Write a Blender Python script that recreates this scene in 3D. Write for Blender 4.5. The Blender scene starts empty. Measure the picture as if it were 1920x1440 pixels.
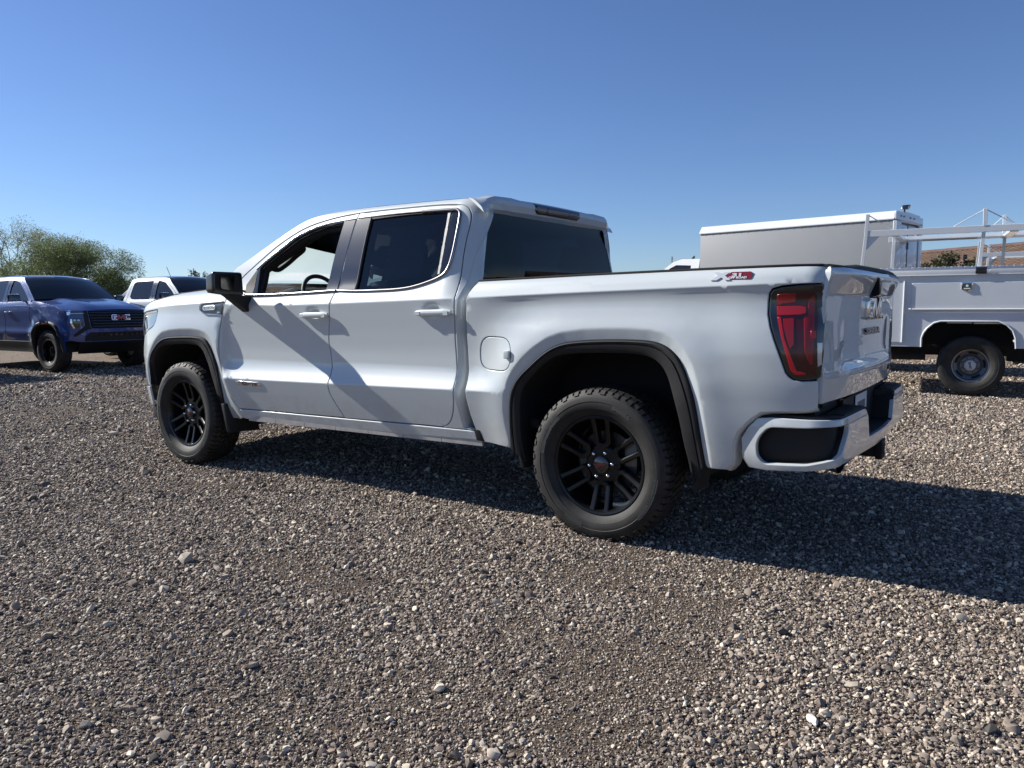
import bpy, bmesh, math, random
import numpy as np
from mathutils import Vector, Matrix
from mathutils.geometry import delaunay_2d_cdt
random.seed(7); RNG = np.random.default_rng(7)
scene = bpy.context.scene
COL = scene.collection
R = math.radians

# ---------------------------------------------------------------- camera
cam = bpy.data.cameras.new('camera')
cam.sensor_width = 36.0
cam.lens = 36.0 * 1439.4 / 1920.0
cam.clip_start = 0.05
cam.clip_end = 3000
camo = bpy.data.objects.new('camera', cam)
COL.objects.link(camo)
_yaw, _pit, _rol = 0.96660898, -0.10142143, -0.00588367
_fw = Vector((math.cos(_yaw) * math.cos(_pit), -math.sin(_yaw) * math.cos(_pit), math.sin(_pit)))
_r = _fw.cross(Vector((0, 0, 1))).normalized()
_u = _r.cross(_fw)
_r2 = _r * math.cos(_rol) + _u * math.sin(_rol)
_u2 = -_r * math.sin(_rol) + _u * math.cos(_rol)
camo.matrix_world = Matrix(((_r2.x, _u2.x, -_fw.x, -1.90252890), (_r2.y, _u2.y, -_fw.y, 4.53701561),
                            (_r2.z, _u2.z, -_fw.z, 1.25409971), (0, 0, 0, 1)))
scene.camera = camo

# ---------------------------------------------------------------- sky and sun
SUN_TRAVEL = Vector((-1.0, -0.235, -0.645)).normalized()
world = bpy.data.worlds.new('World')
scene.world = world
world.use_nodes = True
wt = world.node_tree
sky = wt.nodes.new('ShaderNodeTexSky')
sky.sky_type = 'NISHITA'
sky.sun_disc = False
sky.sun_elevation = math.asin(-SUN_TRAVEL.z)
sky.sun_rotation = math.atan2(-SUN_TRAVEL.x, -SUN_TRAVEL.y)
sky.altitude = 0
sky.air_density = 0.9
sky.dust_density = 0.1
sky.ozone_density = 2.5
sky_tint = wt.nodes.new('ShaderNodeMix')              # a deep desert-blue sky
sky_tint.data_type = 'RGBA'; sky_tint.blend_type = 'MULTIPLY'; sky_tint.inputs[0].default_value = 1.0
sky_tint.inputs[7].default_value = (0.855, 1.0, 1.30, 1)
wt.links.new(sky.outputs[0], sky_tint.inputs[6])
wt.links.new(sky_tint.outputs[2], wt.nodes['Background'].inputs[0])
wt.nodes['Background'].inputs[1].default_value = 0.0545
sun = bpy.data.lights.new('sun', 'SUN')
sun.energy = 5.0
sun.angle = R(0.53)
sun.color = (1.0, 0.965, 0.90)
suno = bpy.data.objects.new('sun', sun)
suno.rotation_euler = SUN_TRAVEL.to_track_quat('-Z', 'Y').to_euler()
suno.location = (30, 8, 20)
COL.objects.link(suno)
scene.view_settings.view_transform = 'Standard'
scene.view_settings.look = 'None'
scene.view_settings.exposure = 0.75
scene.view_settings.gamma = 1.0
scene.view_settings.use_curve_mapping = False
scene.cycles.max_bounces = 10
scene.cycles.transparent_max_bounces = 16
scene.cycles.sample_clamp_indirect = 6

# ---------------------------------------------------------------- materials
def mat(name, base, rough=0.5, metal=0.0, coat=0.0, coat_rough=0.03, var=0.0, vscale=8.0, bump=0.0, bscale=200.0,
        spec=0.5, emit=None):
    m = bpy.data.materials.new(name)
    m.use_nodes = True
    nt = m.node_tree
    b = nt.nodes['Principled BSDF']
    b.inputs['Base Color'].default_value = (*base, 1)
    b.inputs['Roughness'].default_value = rough
    b.inputs['Metallic'].default_value = metal
    b.inputs['Coat Weight'].default_value = coat
    b.inputs['Coat Roughness'].default_value = coat_rough
    b.inputs['Specular IOR Level'].default_value = spec
    if var or bump:
        tc = nt.nodes.new('ShaderNodeTexCoord')
        no = nt.nodes.new('ShaderNodeTexNoise')
        no.inputs['Scale'].default_value = vscale
        no.inputs['Detail'].default_value = 6
        no.inputs['Roughness'].default_value = 0.65
        nt.links.new(tc.outputs['Object'], no.inputs['Vector'])
        if var:
            mx = nt.nodes.new('ShaderNodeMix')
            mx.data_type = 'RGBA'
            mx.inputs[6].default_value = (*[c * (1 - var) for c in base], 1)
            mx.inputs[7].default_value = (*[min(1, c * (1 + var)) for c in base], 1)
            rr = nt.nodes.new('ShaderNodeMapRange')
            rr.inputs[1].default_value = 0.3
            rr.inputs[2].default_value = 0.7
            nt.links.new(no.outputs[0], rr.inputs[0])
            nt.links.new(rr.outputs[0], mx.inputs[0])
            nt.links.new(mx.outputs[2], b.inputs['Base Color'])
        if bump:
            n2 = nt.nodes.new('ShaderNodeTexNoise')
            n2.inputs['Scale'].default_value = bscale
            n2.inputs['Detail'].default_value = 3
            nt.links.new(tc.outputs['Object'], n2.inputs['Vector'])
            bp = nt.nodes.new('ShaderNodeBump')
            bp.inputs['Strength'].default_value = bump
            bp.inputs['Distance'].default_value = 0.002
            nt.links.new(n2.outputs[0], bp.inputs['Height'])
            nt.links.new(bp.outputs[0], b.inputs['Normal'])
    if emit:
        b.inputs['Emission Color'].default_value = (*emit, 1)
        b.inputs['Emission Strength'].default_value = 1
    return m

def glass(name, tint, rough=0.0, refl=1.0):
    """thin sheet of tinted automotive glass: clear see-through tint plus a mirror coat by Fresnel"""
    m = bpy.data.materials.new(name)
    m.use_nodes = True
    nt = m.node_tree
    nt.nodes.remove(nt.nodes['Principled BSDF'])
    out = nt.nodes['Material Output']
    tr = nt.nodes.new('ShaderNodeBsdfTransparent')
    tr.inputs[0].default_value = (*tint, 1)
    gl = nt.nodes.new('ShaderNodeBsdfGlossy')
    gl.inputs['Roughness'].default_value = rough
    gl.inputs[0].default_value = (refl, refl, refl, 1)
    fr = nt.nodes.new('ShaderNodeFresnel')
    fr.inputs[0].default_value = 1.5
    mx = nt.nodes.new('ShaderNodeMixShader')
    nt.links.new(fr.outputs[0], mx.inputs[0])
    nt.links.new(tr.outputs[0], mx.inputs[1])
    nt.links.new(gl.outputs[0], mx.inputs[2])
    nt.links.new(mx.outputs[0], out.inputs[0])
    return m

WHITE = mat('white_pearl_paint', (0.515, 0.555, 0.565), 0.42, 0, 1.0, 0.02, 0.02, 900)
def road_dust(m, z0, z1, amount, tint):
    """thin film of dried dust thrown up onto the lowest part of the body, broken up by noise"""
    nt = m.node_tree; b = nt.nodes['Principled BSDF']
    tc = nt.nodes.new('ShaderNodeTexCoord'); sx = nt.nodes.new('ShaderNodeSeparateXYZ'); nt.links.new(tc.outputs['Object'], sx.inputs[0])
    n1 = nt.nodes.new('ShaderNodeTexNoise'); n1.inputs['Scale'].default_value = 9; n1.inputs['Detail'].default_value = 8; n1.inputs['Roughness'].default_value = .75
    nt.links.new(tc.outputs['Object'], n1.inputs['Vector'])
    r1 = nt.nodes.new('ShaderNodeMapRange'); r1.inputs[1].default_value = z1; r1.inputs[2].default_value = z0; nt.links.new(sx.outputs[2], r1.inputs[0])
    r2 = nt.nodes.new('ShaderNodeMapRange'); r2.inputs[1].default_value = .35; r2.inputs[2].default_value = .75; nt.links.new(n1.outputs[0], r2.inputs[0])
    mu = nt.nodes.new('ShaderNodeMath'); mu.operation = 'MULTIPLY'; nt.links.new(r1.outputs[0], mu.inputs[0]); nt.links.new(r2.outputs[0], mu.inputs[1])
    m2 = nt.nodes.new('ShaderNodeMath'); m2.operation = 'MULTIPLY'; m2.inputs[1].default_value = amount; nt.links.new(mu.outputs[0], m2.inputs[0])
    src = [l.from_socket for l in nt.links if l.to_socket == b.inputs['Base Color']]
    mx = nt.nodes.new('ShaderNodeMix'); mx.data_type = 'RGBA'; mx.inputs[7].default_value = (*tint, 1)
    if src: nt.links.new(src[0], mx.inputs[6])
    else: mx.inputs[6].default_value = b.inputs['Base Color'].default_value
    nt.links.new(m2.outputs[0], mx.inputs[0]); nt.links.new(mx.outputs[2], b.inputs['Base Color'])
    cr = nt.nodes.new('ShaderNodeMapRange'); cr.inputs[3].default_value = b.inputs['Coat Roughness'].default_value; cr.inputs[4].default_value = .45
    nt.links.new(m2.outputs[0], cr.inputs[0]); nt.links.new(cr.outputs[0], b.inputs['Coat Roughness'])
road_dust(WHITE, .42, .78, .55, (.30, .25, .20))
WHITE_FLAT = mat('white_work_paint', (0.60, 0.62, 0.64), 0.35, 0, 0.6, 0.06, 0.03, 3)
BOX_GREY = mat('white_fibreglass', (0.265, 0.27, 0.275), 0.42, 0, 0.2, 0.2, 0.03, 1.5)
BLUE = mat('dark_blue_paint', (0.012, 0.042, 0.185), 0.35, 0.3, 1.0, 0.02, 0.05, 900)
SILVER = mat('grey_paint', (0.16, 0.165, 0.175), 0.35, 0.4, 1.0, 0.03)
BLACK_PL = mat('black_textured_plastic', (0.013, 0.013, 0.014), 0.66, 0, 0, 0.1, 0.15, 30, 0.35, 600, spec=0.35)
BLACK_GL = mat('gloss_black', (0.008, 0.008, 0.010), 0.12, 0, 1.0, 0.02)
PILLAR = mat('pillar_gloss_black', (0.014, 0.015, 0.024), 0.2, 0, 1.0, 0.06)
BLACK_IN = mat('dark_cavity', (0.012, 0.012, 0.013), 0.9)
UNDER = mat('undercarriage', (0.02, 0.02, 0.02), 0.8, 0.2, 0, 0.1, 0.3, 10)
RUBBER = mat('tyre_rubber', (0.019, 0.018, 0.0165), 0.66, 0, 0, 0.1, 0.55, 9, 0.3, 350, spec=0.4)
RUBBER_L = mat('tyre_lettering_rubber', (0.04, 0.04, 0.038), 0.5)
RIM_BLK = mat('gloss_black_wheel', (0.005, 0.005, 0.006), 0.32, 0, 0.15, 0.06, spec=0.3)
RIM_SIL = mat('painted_steel_wheel', (0.50, 0.51, 0.53), 0.35, 0.25, 0.3, 0.1, 0.08, 12)
RIM_MACH = mat('machined_wheel_face', (0.55, 0.55, 0.56), 0.28, 0.9)
CHROME = mat('chrome', (0.85, 0.86, 0.88), 0.07, 1.0)
DKCHROME = mat('dark_satin_chrome', (0.30, 0.29, 0.285), 0.26, 1.0)
STEEL = mat('bare_steel', (0.35, 0.34, 0.33), 0.4, 0.9, 0, 0.1, 0.2, 30)
DISC = mat('dark_brake_disc', (0.10, 0.098, 0.095), 0.5, 0.8, 0, 0.1, 0.2, 30)
RED_LENS = mat('red_lens', (0.26, 0.004, 0.008), 0.2, 0, 0.25, 0.03)
RED_BRIGHT = mat('bright_red_lens', (0.46, 0.006, 0.012), 0.2, 0, 0.25, 0.03)
RED_DARK = mat('dark_red_lens', (0.055, 0.002, 0.004), 0.2, 0, 0.25, 0.03)
AMBER = mat('amber_lens', (0.75, 0.10, 0.03), 0.2, 0, 1.0, 0.02)
CLEAR_LENS = mat('smoked_clear_lens', (0.045, 0.038, 0.038), 0.25, 0.0, 0.2, 0.05)
WHITE_LENS = mat('white_reverse_lens', (0.55, 0.54, 0.54), 0.15, 0.3, 1.0, 0.02)
LAMP_GLASS = mat('headlamp_lens', (0.30, 0.33, 0.38), 0.06, 0.6, 1.0, 0.02)
HUB_RED = mat('dull_red_emblem', (0.085, 0.008, 0.012), 0.4)
SILVER_BADGE = mat('bright_silver_badge', (0.62, 0.64, 0.66), 0.28, 0.35, 0.6, 0.05)
RED_TXT = mat('red_emblem', (0.45, 0.02, 0.03), 0.3, 0, 0.5)
WHITE_TXT = mat('white_emblem_print', (0.75, 0.76, 0.78), 0.3, 0.3, 0.5)
PAPER = mat('paper_sheet', (0.70, 0.70, 0.67), 0.8)
SEAT = mat('dark_seat_cloth', (0.03, 0.03, 0.032), 0.85, 0, 0, 0.1, 0.2, 40, 0.3, 500)
DASH = mat('dashboard_vinyl', (0.05, 0.05, 0.048), 0.55, 0, 0, 0.1, 0.1, 60, 0.3, 700)
LINER = mat('headliner_cloth', (0.10, 0.098, 0.092), 0.9)
SILL = mat('dusty_primer', (0.40, 0.38, 0.36), 0.7, 0, 0, 0.1, 0.15, 14)
GLASS_CLEAR = glass('clear_side_glass', (0.93, 0.97, 0.96))
GLASS_TEAL = glass('green_tinted_glass', (0.60, 0.84, 0.82))
GLASS_DARK = glass('privacy_glass', (0.20, 0.23, 0.26))
GLASS_BG = mat('tinted_pickup_glass', (0.014, 0.014, 0.015), 0.05, 0, 0.25, 0.02, spec=0.45)
ALUM = mat('diamond_plate_aluminium', (0.62, 0.63, 0.64), 0.28, 0.9, 0, 0.1, 0.08, 20)

# ---------------------------------------------------------------- mesh helpers
def empty(name, loc=(0, 0, 0), rz=0.0, parent=None):
    o = bpy.data.objects.new(name, None)
    COL.objects.link(o)
    o.location = loc
    o.rotation_euler = (0, 0, rz)
    o.empty_display_size = 0.2
    if parent:
        o.parent = parent
    return o

def tag(o, label, cat, group=None, kind=None):
    if label: o['label'] = label
    if cat: o['category'] = cat
    if group: o['group'] = group
    if kind: o['kind'] = kind
    return o

def mk(name, verts, faces, m, parent=None, normals=None, smooth=True, angle=None, loc=None):
    me = bpy.data.meshes.new(name)
    me.from_pydata([tuple(map(float, v)) for v in verts], [], [tuple(map(int, f)) for f in faces])
    me.update()
    if smooth:
        me.polygons.foreach_set('use_smooth', [True] * len(me.polygons))
        if angle is not None:
            me.set_sharp_from_angle(angle=R(angle))
    if normals is not None:
        me.normals_split_custom_set_from_vertices([tuple(map(float, n)) for n in normals])
    for mm in (m if isinstance(m, (list, tuple)) else [m]):
        me.materials.append(mm)
    o = bpy.data.objects.new(name, me)
    COL.objects.link(o)
    if parent: o.parent = parent
    if loc: o.location = loc
    return o

class M:
    """collects simple shaped pieces of ONE part and links them as one mesh"""
    def __init__(s): s.v = []; s.f = []
    def add(s, v, f):
        b = len(s.v)
        s.v += [tuple(map(float, p)) for p in v]
        s.f += [tuple(int(i) + b for i in q) for q in f]
        return s
    def hexa(s, p):
        return s.add(p, [(0, 3, 2, 1), (4, 5, 6, 7), (0, 1, 5, 4), (1, 2, 6, 5), (2, 3, 7, 6), (3, 0, 4, 7)])
    def box(s, c, d, rot=None):
        x, y, z = d[0] / 2, d[1] / 2, d[2] / 2
        p = [(-x, -y, -z), (x, -y, -z), (x, y, -z), (-x, y, -z), (-x, -y, z), (x, -y, z), (x, y, z), (-x, y, z)]
        if rot is not None: p = [rot @ Vector(q) for q in p]
        return s.hexa([(q[0] + c[0], q[1] + c[1], q[2] + c[2]) for q in p])
    def beam(s, a, b, w, h, up=(0, 0, 1)):
        a, b = Vector(a), Vector(b)
        d = (b - a).normalized(); u = Vector(up); r = d.cross(u).normalized(); u = r.cross(d)
        p = []
        for e in (a, b):
            p += [e - r * w / 2 - u * h / 2, e + r * w / 2 - u * h / 2, e + r * w / 2 + u * h / 2, e - r * w / 2 + u * h / 2]
        return s.add(p, [(3, 2, 1, 0), (4, 5, 6, 7), (0, 1, 5, 4), (1, 2, 6, 5), (2, 3, 7, 6), (3, 0, 4, 7)])
    def tube(s, pts, r, n=8, cap=True):
        pts = [Vector(p) for p in pts]; rr = r if isinstance(r, (list, tuple)) else [r] * len(pts)
        v = []; f = []; u = None
        for i, p in enumerate(pts):
            d = (pts[min(i + 1, len(pts) - 1)] - pts[max(i - 1, 0)]).normalized()
            if u is None:
                u = d.orthogonal().normalized()
            u = (u - d * u.dot(d)).normalized(); w = d.cross(u)
            for k in range(n):
                a = 2 * math.pi * k / n
                v.append(p + (u * math.cos(a) + w * math.sin(a)) * rr[i])
        for i in range(len(pts) - 1):
            for k in range(n):
                f.append((i * n + k, i * n + (k + 1) % n, (i + 1) * n + (k + 1) % n, (i + 1) * n + k))
        if cap:
            f.append(tuple(range(n - 1, -1, -1))); f.append(tuple((len(pts) - 1) * n + k for k in range(n)))
        return s.add(v, f)
    def lathe(s, prof, n=64, sgn=1, close=False):
        """profile of (radius, outward) turned about the wheel axis (local y)"""
        v = []; f = []; m = len(prof)
        for k in range(n):
            a = 2 * math.pi * k / n
            for r, w in prof: v.append((r * math.cos(a), w * sgn, r * math.sin(a)))
        for k in range(n):
            k2 = (k + 1) % n
            for i in range(m - 1 if not close else m):
                j = (i + 1) % m
                q = (k * m + i, k * m + j, k2 * m + j, k2 * m + i)
                f.append(q if sgn > 0 else q[::-1])
        return s.add(v, f)
    def prism(s, poly, fn, d0, d1):
        """flat outline (u,v) extruded from depth d0 to d1; fn(u,v,d) gives the point"""
        n = len(poly); v = [fn(a, b, d0) for a, b in poly] + [fn(a, b, d1) for a, b in poly]
        f = [tuple(range(n - 1, -1, -1)), tuple(range(n, 2 * n))] + [(i, (i + 1) % n, n + (i + 1) % n, n + i) for i in range(n)]
        return s.add(v, f)
    def grid(s, P, flip=False):
        P = np.asarray(P, float); a, b = P.shape[:2]
        f = []
        for i in range(a - 1):
            for j in range(b - 1):
                q = (i * b + j, i * b + j + 1, (i + 1) * b + j + 1, (i + 1) * b + j)
                f.append(q[::-1] if flip else q)
        return s.add(P.reshape(-1, 3), f)
    def build(s, name, m, parent=None, bevel=0.0, seg=2, angle=35, smooth=True, recalc=True):
        o = mk(name, s.v, s.f, m, parent, smooth=False)
        bm = bmesh.new(); bm.from_mesh(o.data)
        if recalc: bmesh.ops.recalc_face_normals(bm, faces=bm.faces)
        if bevel:
            ed = [e for e in bm.edges if e.is_manifold and e.calc_face_angle(0) > R(28)]
            bmesh.ops.bevel(bm, geom=ed, offset=bevel, segments=seg, affect='EDGES', profile=0.6, clamp_overlap=True)
        bm.to_mesh(o.data); bm.free()
        if smooth:
            o.data.polygons.foreach_set('use_smooth', [True] * len(o.data.polygons))
            o.data.set_sharp_from_angle(angle=R(angle))
        return o

_txt = {}
def text_geo(body, size, extrude=0.002, bold=0.0, shear=0.0, align='LEFT'):
    """lettering as plain geometry: (verts, faces) in x right, y up, z out"""
    key = (body, size, extrude, bold, shear, align)
    if key not in _txt:
        cu = bpy.data.curves.new('lettering', 'FONT')
        cu.body = body; cu.size = size; cu.extrude = extrude; cu.offset = bold; cu.shear = shear; cu.align_x = align
        cu.resolution_u = 3
        to = bpy.data.objects.new('lettering', cu)
        COL.objects.link(to)
        me = bpy.data.meshes.new_from_object(to.evaluated_get(bpy.context.evaluated_depsgraph_get()))
        _txt[key] = (np.array([v.co[:] for v in me.vertices]).reshape(-1, 3), [tuple(p.vertices) for p in me.polygons])
        bpy.data.objects.remove(to); bpy.data.curves.remove(cu); bpy.data.meshes.remove(me)
    return _txt[key]

LET_G = [(1.1, 1), (.14, 1), (0, .86), (0, .14), (.14, 0), (1.1, 0), (1.1, .6), (.52, .6), (.52, .4), (.82, .4), (.82, .22), (.28, .22), (.28, .78), (1.1, .78)]
LET_M = [(0, 0), (0, 1), (.36, 1), (.75, .45), (1.14, 1), (1.5, 1), (1.5, 0), (1.22, 0), (1.22, .6), (.75, 0), (.28, .6), (.28, 0)]
LET_C = [(1.1, 1), (.14, 1), (0, .86), (0, .14), (.14, 0), (1.1, 0), (1.1, .22), (.28, .22), (.28, .78), (1.1, .78)]
def block_letters(fn, h, d0, d1, inset=0.0):
    """the three block letters of the maker's emblem, fn(u,v,d), u centred"""
    g = M(); x = -2.0 * h
    for L, w in ((LET_G, 1.1), (LET_M, 1.5), (LET_C, 1.1)):
        P = [(x + a * h, (b - .5) * h) for a, b in L]
        if inset:
            P = inset_poly(np.array(P), inset)
        g.prism([tuple(p) for p in P], fn, d0, d1)
        x += (w + .15) * h
    return g

# ---------------------------------------------------------------- curves and panels
def pchip(xs, ys, xq):
    xs = np.asarray(xs, float); ys = np.asarray(ys, float); h = np.diff(xs); d = np.diff(ys) / h
    m = np.zeros(len(xs)); m[0] = d[0]; m[-1] = d[-1]
    for i in range(1, len(xs) - 1):
        if d[i - 1] * d[i] > 0:
            w1 = 2 * h[i] + h[i - 1]; w2 = h[i] + 2 * h[i - 1]; m[i] = (w1 + w2) / (w1 / d[i - 1] + w2 / d[i])
    xq = np.clip(xq, xs[0], xs[-1]); i = np.clip(np.searchsorted(xs, xq) - 1, 0, len(h) - 1); t = (xq - xs[i]) / h[i]
    return (1 + 2 * t) * (1 - t) ** 2 * ys[i] + t * (1 - t) ** 2 * h[i] * m[i] + t * t * (3 - 2 * t) * ys[i + 1] + t * t * (t - 1) * h[i] * m[i + 1]

def sm(a, b, x):
    t = np.clip((np.asarray(x, float) - a) / (b - a), 0, 1); return t * t * (3 - 2 * t)

def seg_sd(px, pz, poly):
    """signed distance to a closed outline, negative inside"""
    P = np.asarray(poly, float); Q = np.roll(P, -1, 0)
    d = np.full(px.shape, 1e9); ins = np.zeros(px.shape, bool)
    for a, b in zip(P, Q):
        ex, ez = b - a; L = max(ex * ex + ez * ez, 1e-14)
        t = np.clip(((px - a[0]) * ex + (pz - a[1]) * ez) / L, 0, 1)
        d = np.minimum(d, (px - a[0] - t * ex) ** 2 + (pz - a[1] - t * ez) ** 2)
        if a[1] != b[1]:
            ins ^= ((a[1] > pz) != (b[1] > pz)) & (px < (b[0] - a[0]) * (pz - a[1]) / (b[1] - a[1]) + a[0])
    d = np.sqrt(d)
    return np.where(ins, -d, d)

def spline(pts, n=6):
    """smooth open curve through points (centripetal Catmull-Rom)"""
    P = [np.array(p, float) for p in pts]
    if len(P) < 3: return [tuple(p) for p in P]
    P = [2 * P[0] - P[1]] + P + [2 * P[-1] - P[-2]]
    out = []
    for i in range(1, len(P) - 2):
        p0, p1, p2, p3 = P[i - 1:i + 3]
        t0 = 0; t1 = t0 + max(np.linalg.norm(p1 - p0), 1e-6) ** .5; t2 = t1 + max(np.linalg.norm(p2 - p1), 1e-6) ** .5; t3 = t2 + max(np.linalg.norm(p3 - p2), 1e-6) ** .5
        for k in range(n):
            t = t1 + (t2 - t1) * k / n
            a1 = (t1 - t) / (t1 - t0) * p0 + (t - t0) / (t1 - t0) * p1; a2 = (t2 - t) / (t2 - t1) * p1 + (t - t1) / (t2 - t1) * p2; a3 = (t3 - t) / (t3 - t2) * p2 + (t - t2) / (t3 - t2) * p3
            b1 = (t2 - t) / (t2 - t0) * a1 + (t - t0) / (t2 - t0) * a2; b2 = (t3 - t) / (t3 - t1) * a2 + (t - t1) / (t3 - t1) * a3
            out.append(tuple((t2 - t) / (t2 - t1) * b1 + (t - t1) / (t2 - t1) * b2))
    out.append(tuple(P[-2]))
    return out

def round_poly(pts, r=0.03, n=4):
    """closed outline with its corners rounded"""
    P = [np.array(p, float) for p in pts]; out = []
    for i in range(len(P)):
        a, b, c = P[i - 1], P[i], P[(i + 1) % len(P)]
        la, lc = np.linalg.norm(a - b), np.linalg.norm(c - b)
        q = min(r, la * .45, lc * .45)
        s, e = b + (a - b) / la * q, b + (c - b) / lc * q
        for k in range(n + 1):
            t = k / n; out.append(tuple((1 - t) ** 2 * s + 2 * t * (1 - t) * b + t * t * e))
    return out

def area2(P):
    x, y = P[:, 0], P[:, 1]; return float(np.dot(x, np.roll(y, -1)) - np.dot(y, np.roll(x, -1)))

def inset_poly(P, d):
    """moves a closed CCW outline inwards by d (a CW one outwards)"""
    a = P - np.roll(P, 1, 0); b = np.roll(P, -1, 0) - P
    na = np.stack([-a[:, 1], a[:, 0]], 1); nb = np.stack([-b[:, 1], b[:, 0]], 1)
    na /= np.maximum(np.linalg.norm(na, axis=1, keepdims=True), 1e-9); nb /= np.maximum(np.linalg.norm(nb, axis=1, keepdims=True), 1e-9)
    m = na + nb; L = np.maximum((m * m).sum(1, keepdims=True), .4)
    return P + 2 * m / L * d

def densify(P, step):
    out = []
    for a, b in zip(P, np.roll(P, -1, 0)):
        n = max(1, int(math.ceil(np.linalg.norm(b - a) / step)))
        for k in range(n): out.append(a + (b - a) * k / n)
    return np.array(out)

def clean(P, eps=0.0015):
    out = []
    for p in P:
        if not out or math.hypot(p[0] - out[-1][0], p[1] - out[-1][1]) > eps: out.append(p)
    if math.hypot(out[0][0] - out[-1][0], out[0][1] - out[-1][1]) <= eps: out.pop()
    return out

def panel(name, outline, surf, m, parent, hint, holes=(), off=0.0, depth=0.02, lip=0.004, step=0.05, rows=None, back=False):
    """sheet-metal panel: the outline on the surface surf(u,v), a rolled lip and a flange of the given depth"""
    loops = []
    for i, P in enumerate([outline] + list(holes)):
        P = np.array(clean(P), float)
        if (area2(P) > 0) != (i == 0): P = P[::-1]
        loops.append(densify(P, step))
    inn = [inset_poly(P, lip) for P in loops]
    lo, hi = inn[0].min(0), inn[0].max(0)
    gx = np.arange(lo[0] + step * .5, hi[0], step); gy = np.arange(lo[1] + step * .5, hi[1], step)
    G = np.array(np.meshgrid(gx, gy)).reshape(2, -1).T if len(gx) and len(gy) else np.zeros((0, 2))
    sets = [(G, .45 * step)]
    if rows is not None:
        Rw = rows(lo[0], hi[0], step); sets = [(Rw, .004)] + [(G, .45 * step)]
    pts = []
    for k, (Q, md) in enumerate(sets):
        if not len(Q): continue
        ok = seg_sd(Q[:, 0], Q[:, 1], inn[0]) < -md
        for h in inn[1:]: ok &= seg_sd(Q[:, 0], Q[:, 1], h) > md
        if k == 1 and len(pts) and len(pts[0]):
            zz = pts[0]
            d = np.full(len(Q), 9.)
            for i in range(0, len(zz), 400):
                c = zz[i:i + 400]; d = np.minimum(d, np.sqrt(((Q[:, None] - c[None]) ** 2).sum(2)).min(1))
            ok &= d > step * .4
        pts.append(Q[ok])
    allv = list(map(tuple, np.concatenate(inn))); ed = []; b = 0
    for l in inn:
        n = len(l); ed += [(b + i, b + (i + 1) % n) for i in range(n)]; b += n
    nl = b
    for Q in pts: allv += list(map(tuple, Q))
    res = delaunay_2d_cdt([Vector(p) for p in allv], ed, [], 0, 1e-6)
    V2 = np.array([v[:] for v in res[0]]); F = np.array([f[:] for f in res[2] if len(f) == 3])
    cen = V2[F].mean(1)
    ok = seg_sd(cen[:, 0], cen[:, 1], inn[0]) < 0
    for h in inn[1:]: ok &= seg_sd(cen[:, 0], cen[:, 1], h) > 0
    F = F[ok]
    o2n = {}
    for i, l in enumerate(res[3]):
        for q in l: o2n.setdefault(q, i)
    e = .004
    def geo(Q):
        u, v = Q[:, 0], Q[:, 1]
        p = surf(u, v); du = surf(u + e, v) - surf(u - e, v); dv = surf(u, v + e) - surf(u, v - e)
        n = np.cross(du, dv); n /= np.maximum(np.linalg.norm(n, axis=1, keepdims=True), 1e-12)
        return p, n
    p, n = geo(V2)
    if (n @ np.asarray(hint, float)).mean() < 0: sg = -1
    else: sg = 1
    n = n * sg; p = p + n * off
    verts = [p]; norms = [n]; faces = []
    fn = np.cross(p[F[:, 1]] - p[F[:, 0]], p[F[:, 2]] - p[F[:, 0]])
    fl = (fn * n[F].mean(1)).sum(1) < 0
    F[fl] = F[fl][:, ::-1]
    faces += F.tolist(); base = len(p); b = 0
    for l, li in zip(loops, inn):
        k = len(l); idx = [o2n[b + i] for i in range(k)]; b += k
        q, qn = geo(l); qn = qn * sg
        pin = p[idx]
        t = q + qn * off - pin; t /= np.maximum(np.linalg.norm(t, axis=1, keepdims=True), 1e-9)
        q1 = q + qn * (off - lip * .7); n1 = qn * .55 + t * .83
        q2 = q + qn * (off - depth)
        verts += [q1, q1 * .999999 + q2 * .000001, q2]; norms += [n1, t, t]
        i1 = base; i1b = base + k; i2 = base + 2 * k; base += 3 * k
        for i in range(k):
            j = (i + 1) % k
            faces.append((idx[i], i1 + i, i1 + j, idx[j])); faces.append((i1b + i, i2 + i, i2 + j, i1b + j))
    V = np.concatenate(verts); N = np.concatenate(norms)
    N /= np.maximum(np.linalg.norm(N, axis=1, keepdims=True), 1e-9)
    out = []
    for f in faces:
        f = list(f)
        if len(f) == 4:
            c = np.cross(V[f[2]] - V[f[0]], V[f[3]] - V[f[1]])
            if c @ N[f].mean(0) < 0: f = f[::-1]
        out.append(f)
    if back:
        nb = len(V); k0 = len(p)
        V = np.concatenate([V, p - n * depth]); N = np.concatenate([N, -n])
        out += [[i + nb for i in f[::-1]] for f in F.tolist()]
    return mk(name, V, out, m, parent, N)

# ---------------------------------------------------------------- ground
def ground_h(x, y):
    return .010 * (np.sin(x * .9 + 1.3 * np.sin(y * .5)) + np.sin(y * 1.1 + .7) * .8 + .5 * np.sin(2.3 * x + 1.7 * y)) - .006

def gravel_ramp(nt, fac, out_socket, dirt=None):
    cr = nt.nodes.new('ShaderNodeValToRGB')
    e = cr.color_ramp.elements
    e[0].position = 0.0; e[0].color = (.050, .040, .032, 1)
    e[1].position = 1.0; e[1].color = (.80, .70, .55, 1)
    for p, c in ((.14, (0.110, 0.085, 0.064)), (.27, (0.184, 0.137, 0.105)), (.43, (0.252, 0.186, 0.138)), (.56, (0.304, 0.234, 0.176)),
                 (.66, (0.357, 0.256, 0.185)), (.75, (0.389, 0.323, 0.254)), (.85, (0.588, 0.482, 0.361))):
        x = e.new(p); x.color = (*c, 1)
    nt.links.new(fac, cr.inputs[0])
    return cr.outputs[0]

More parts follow.
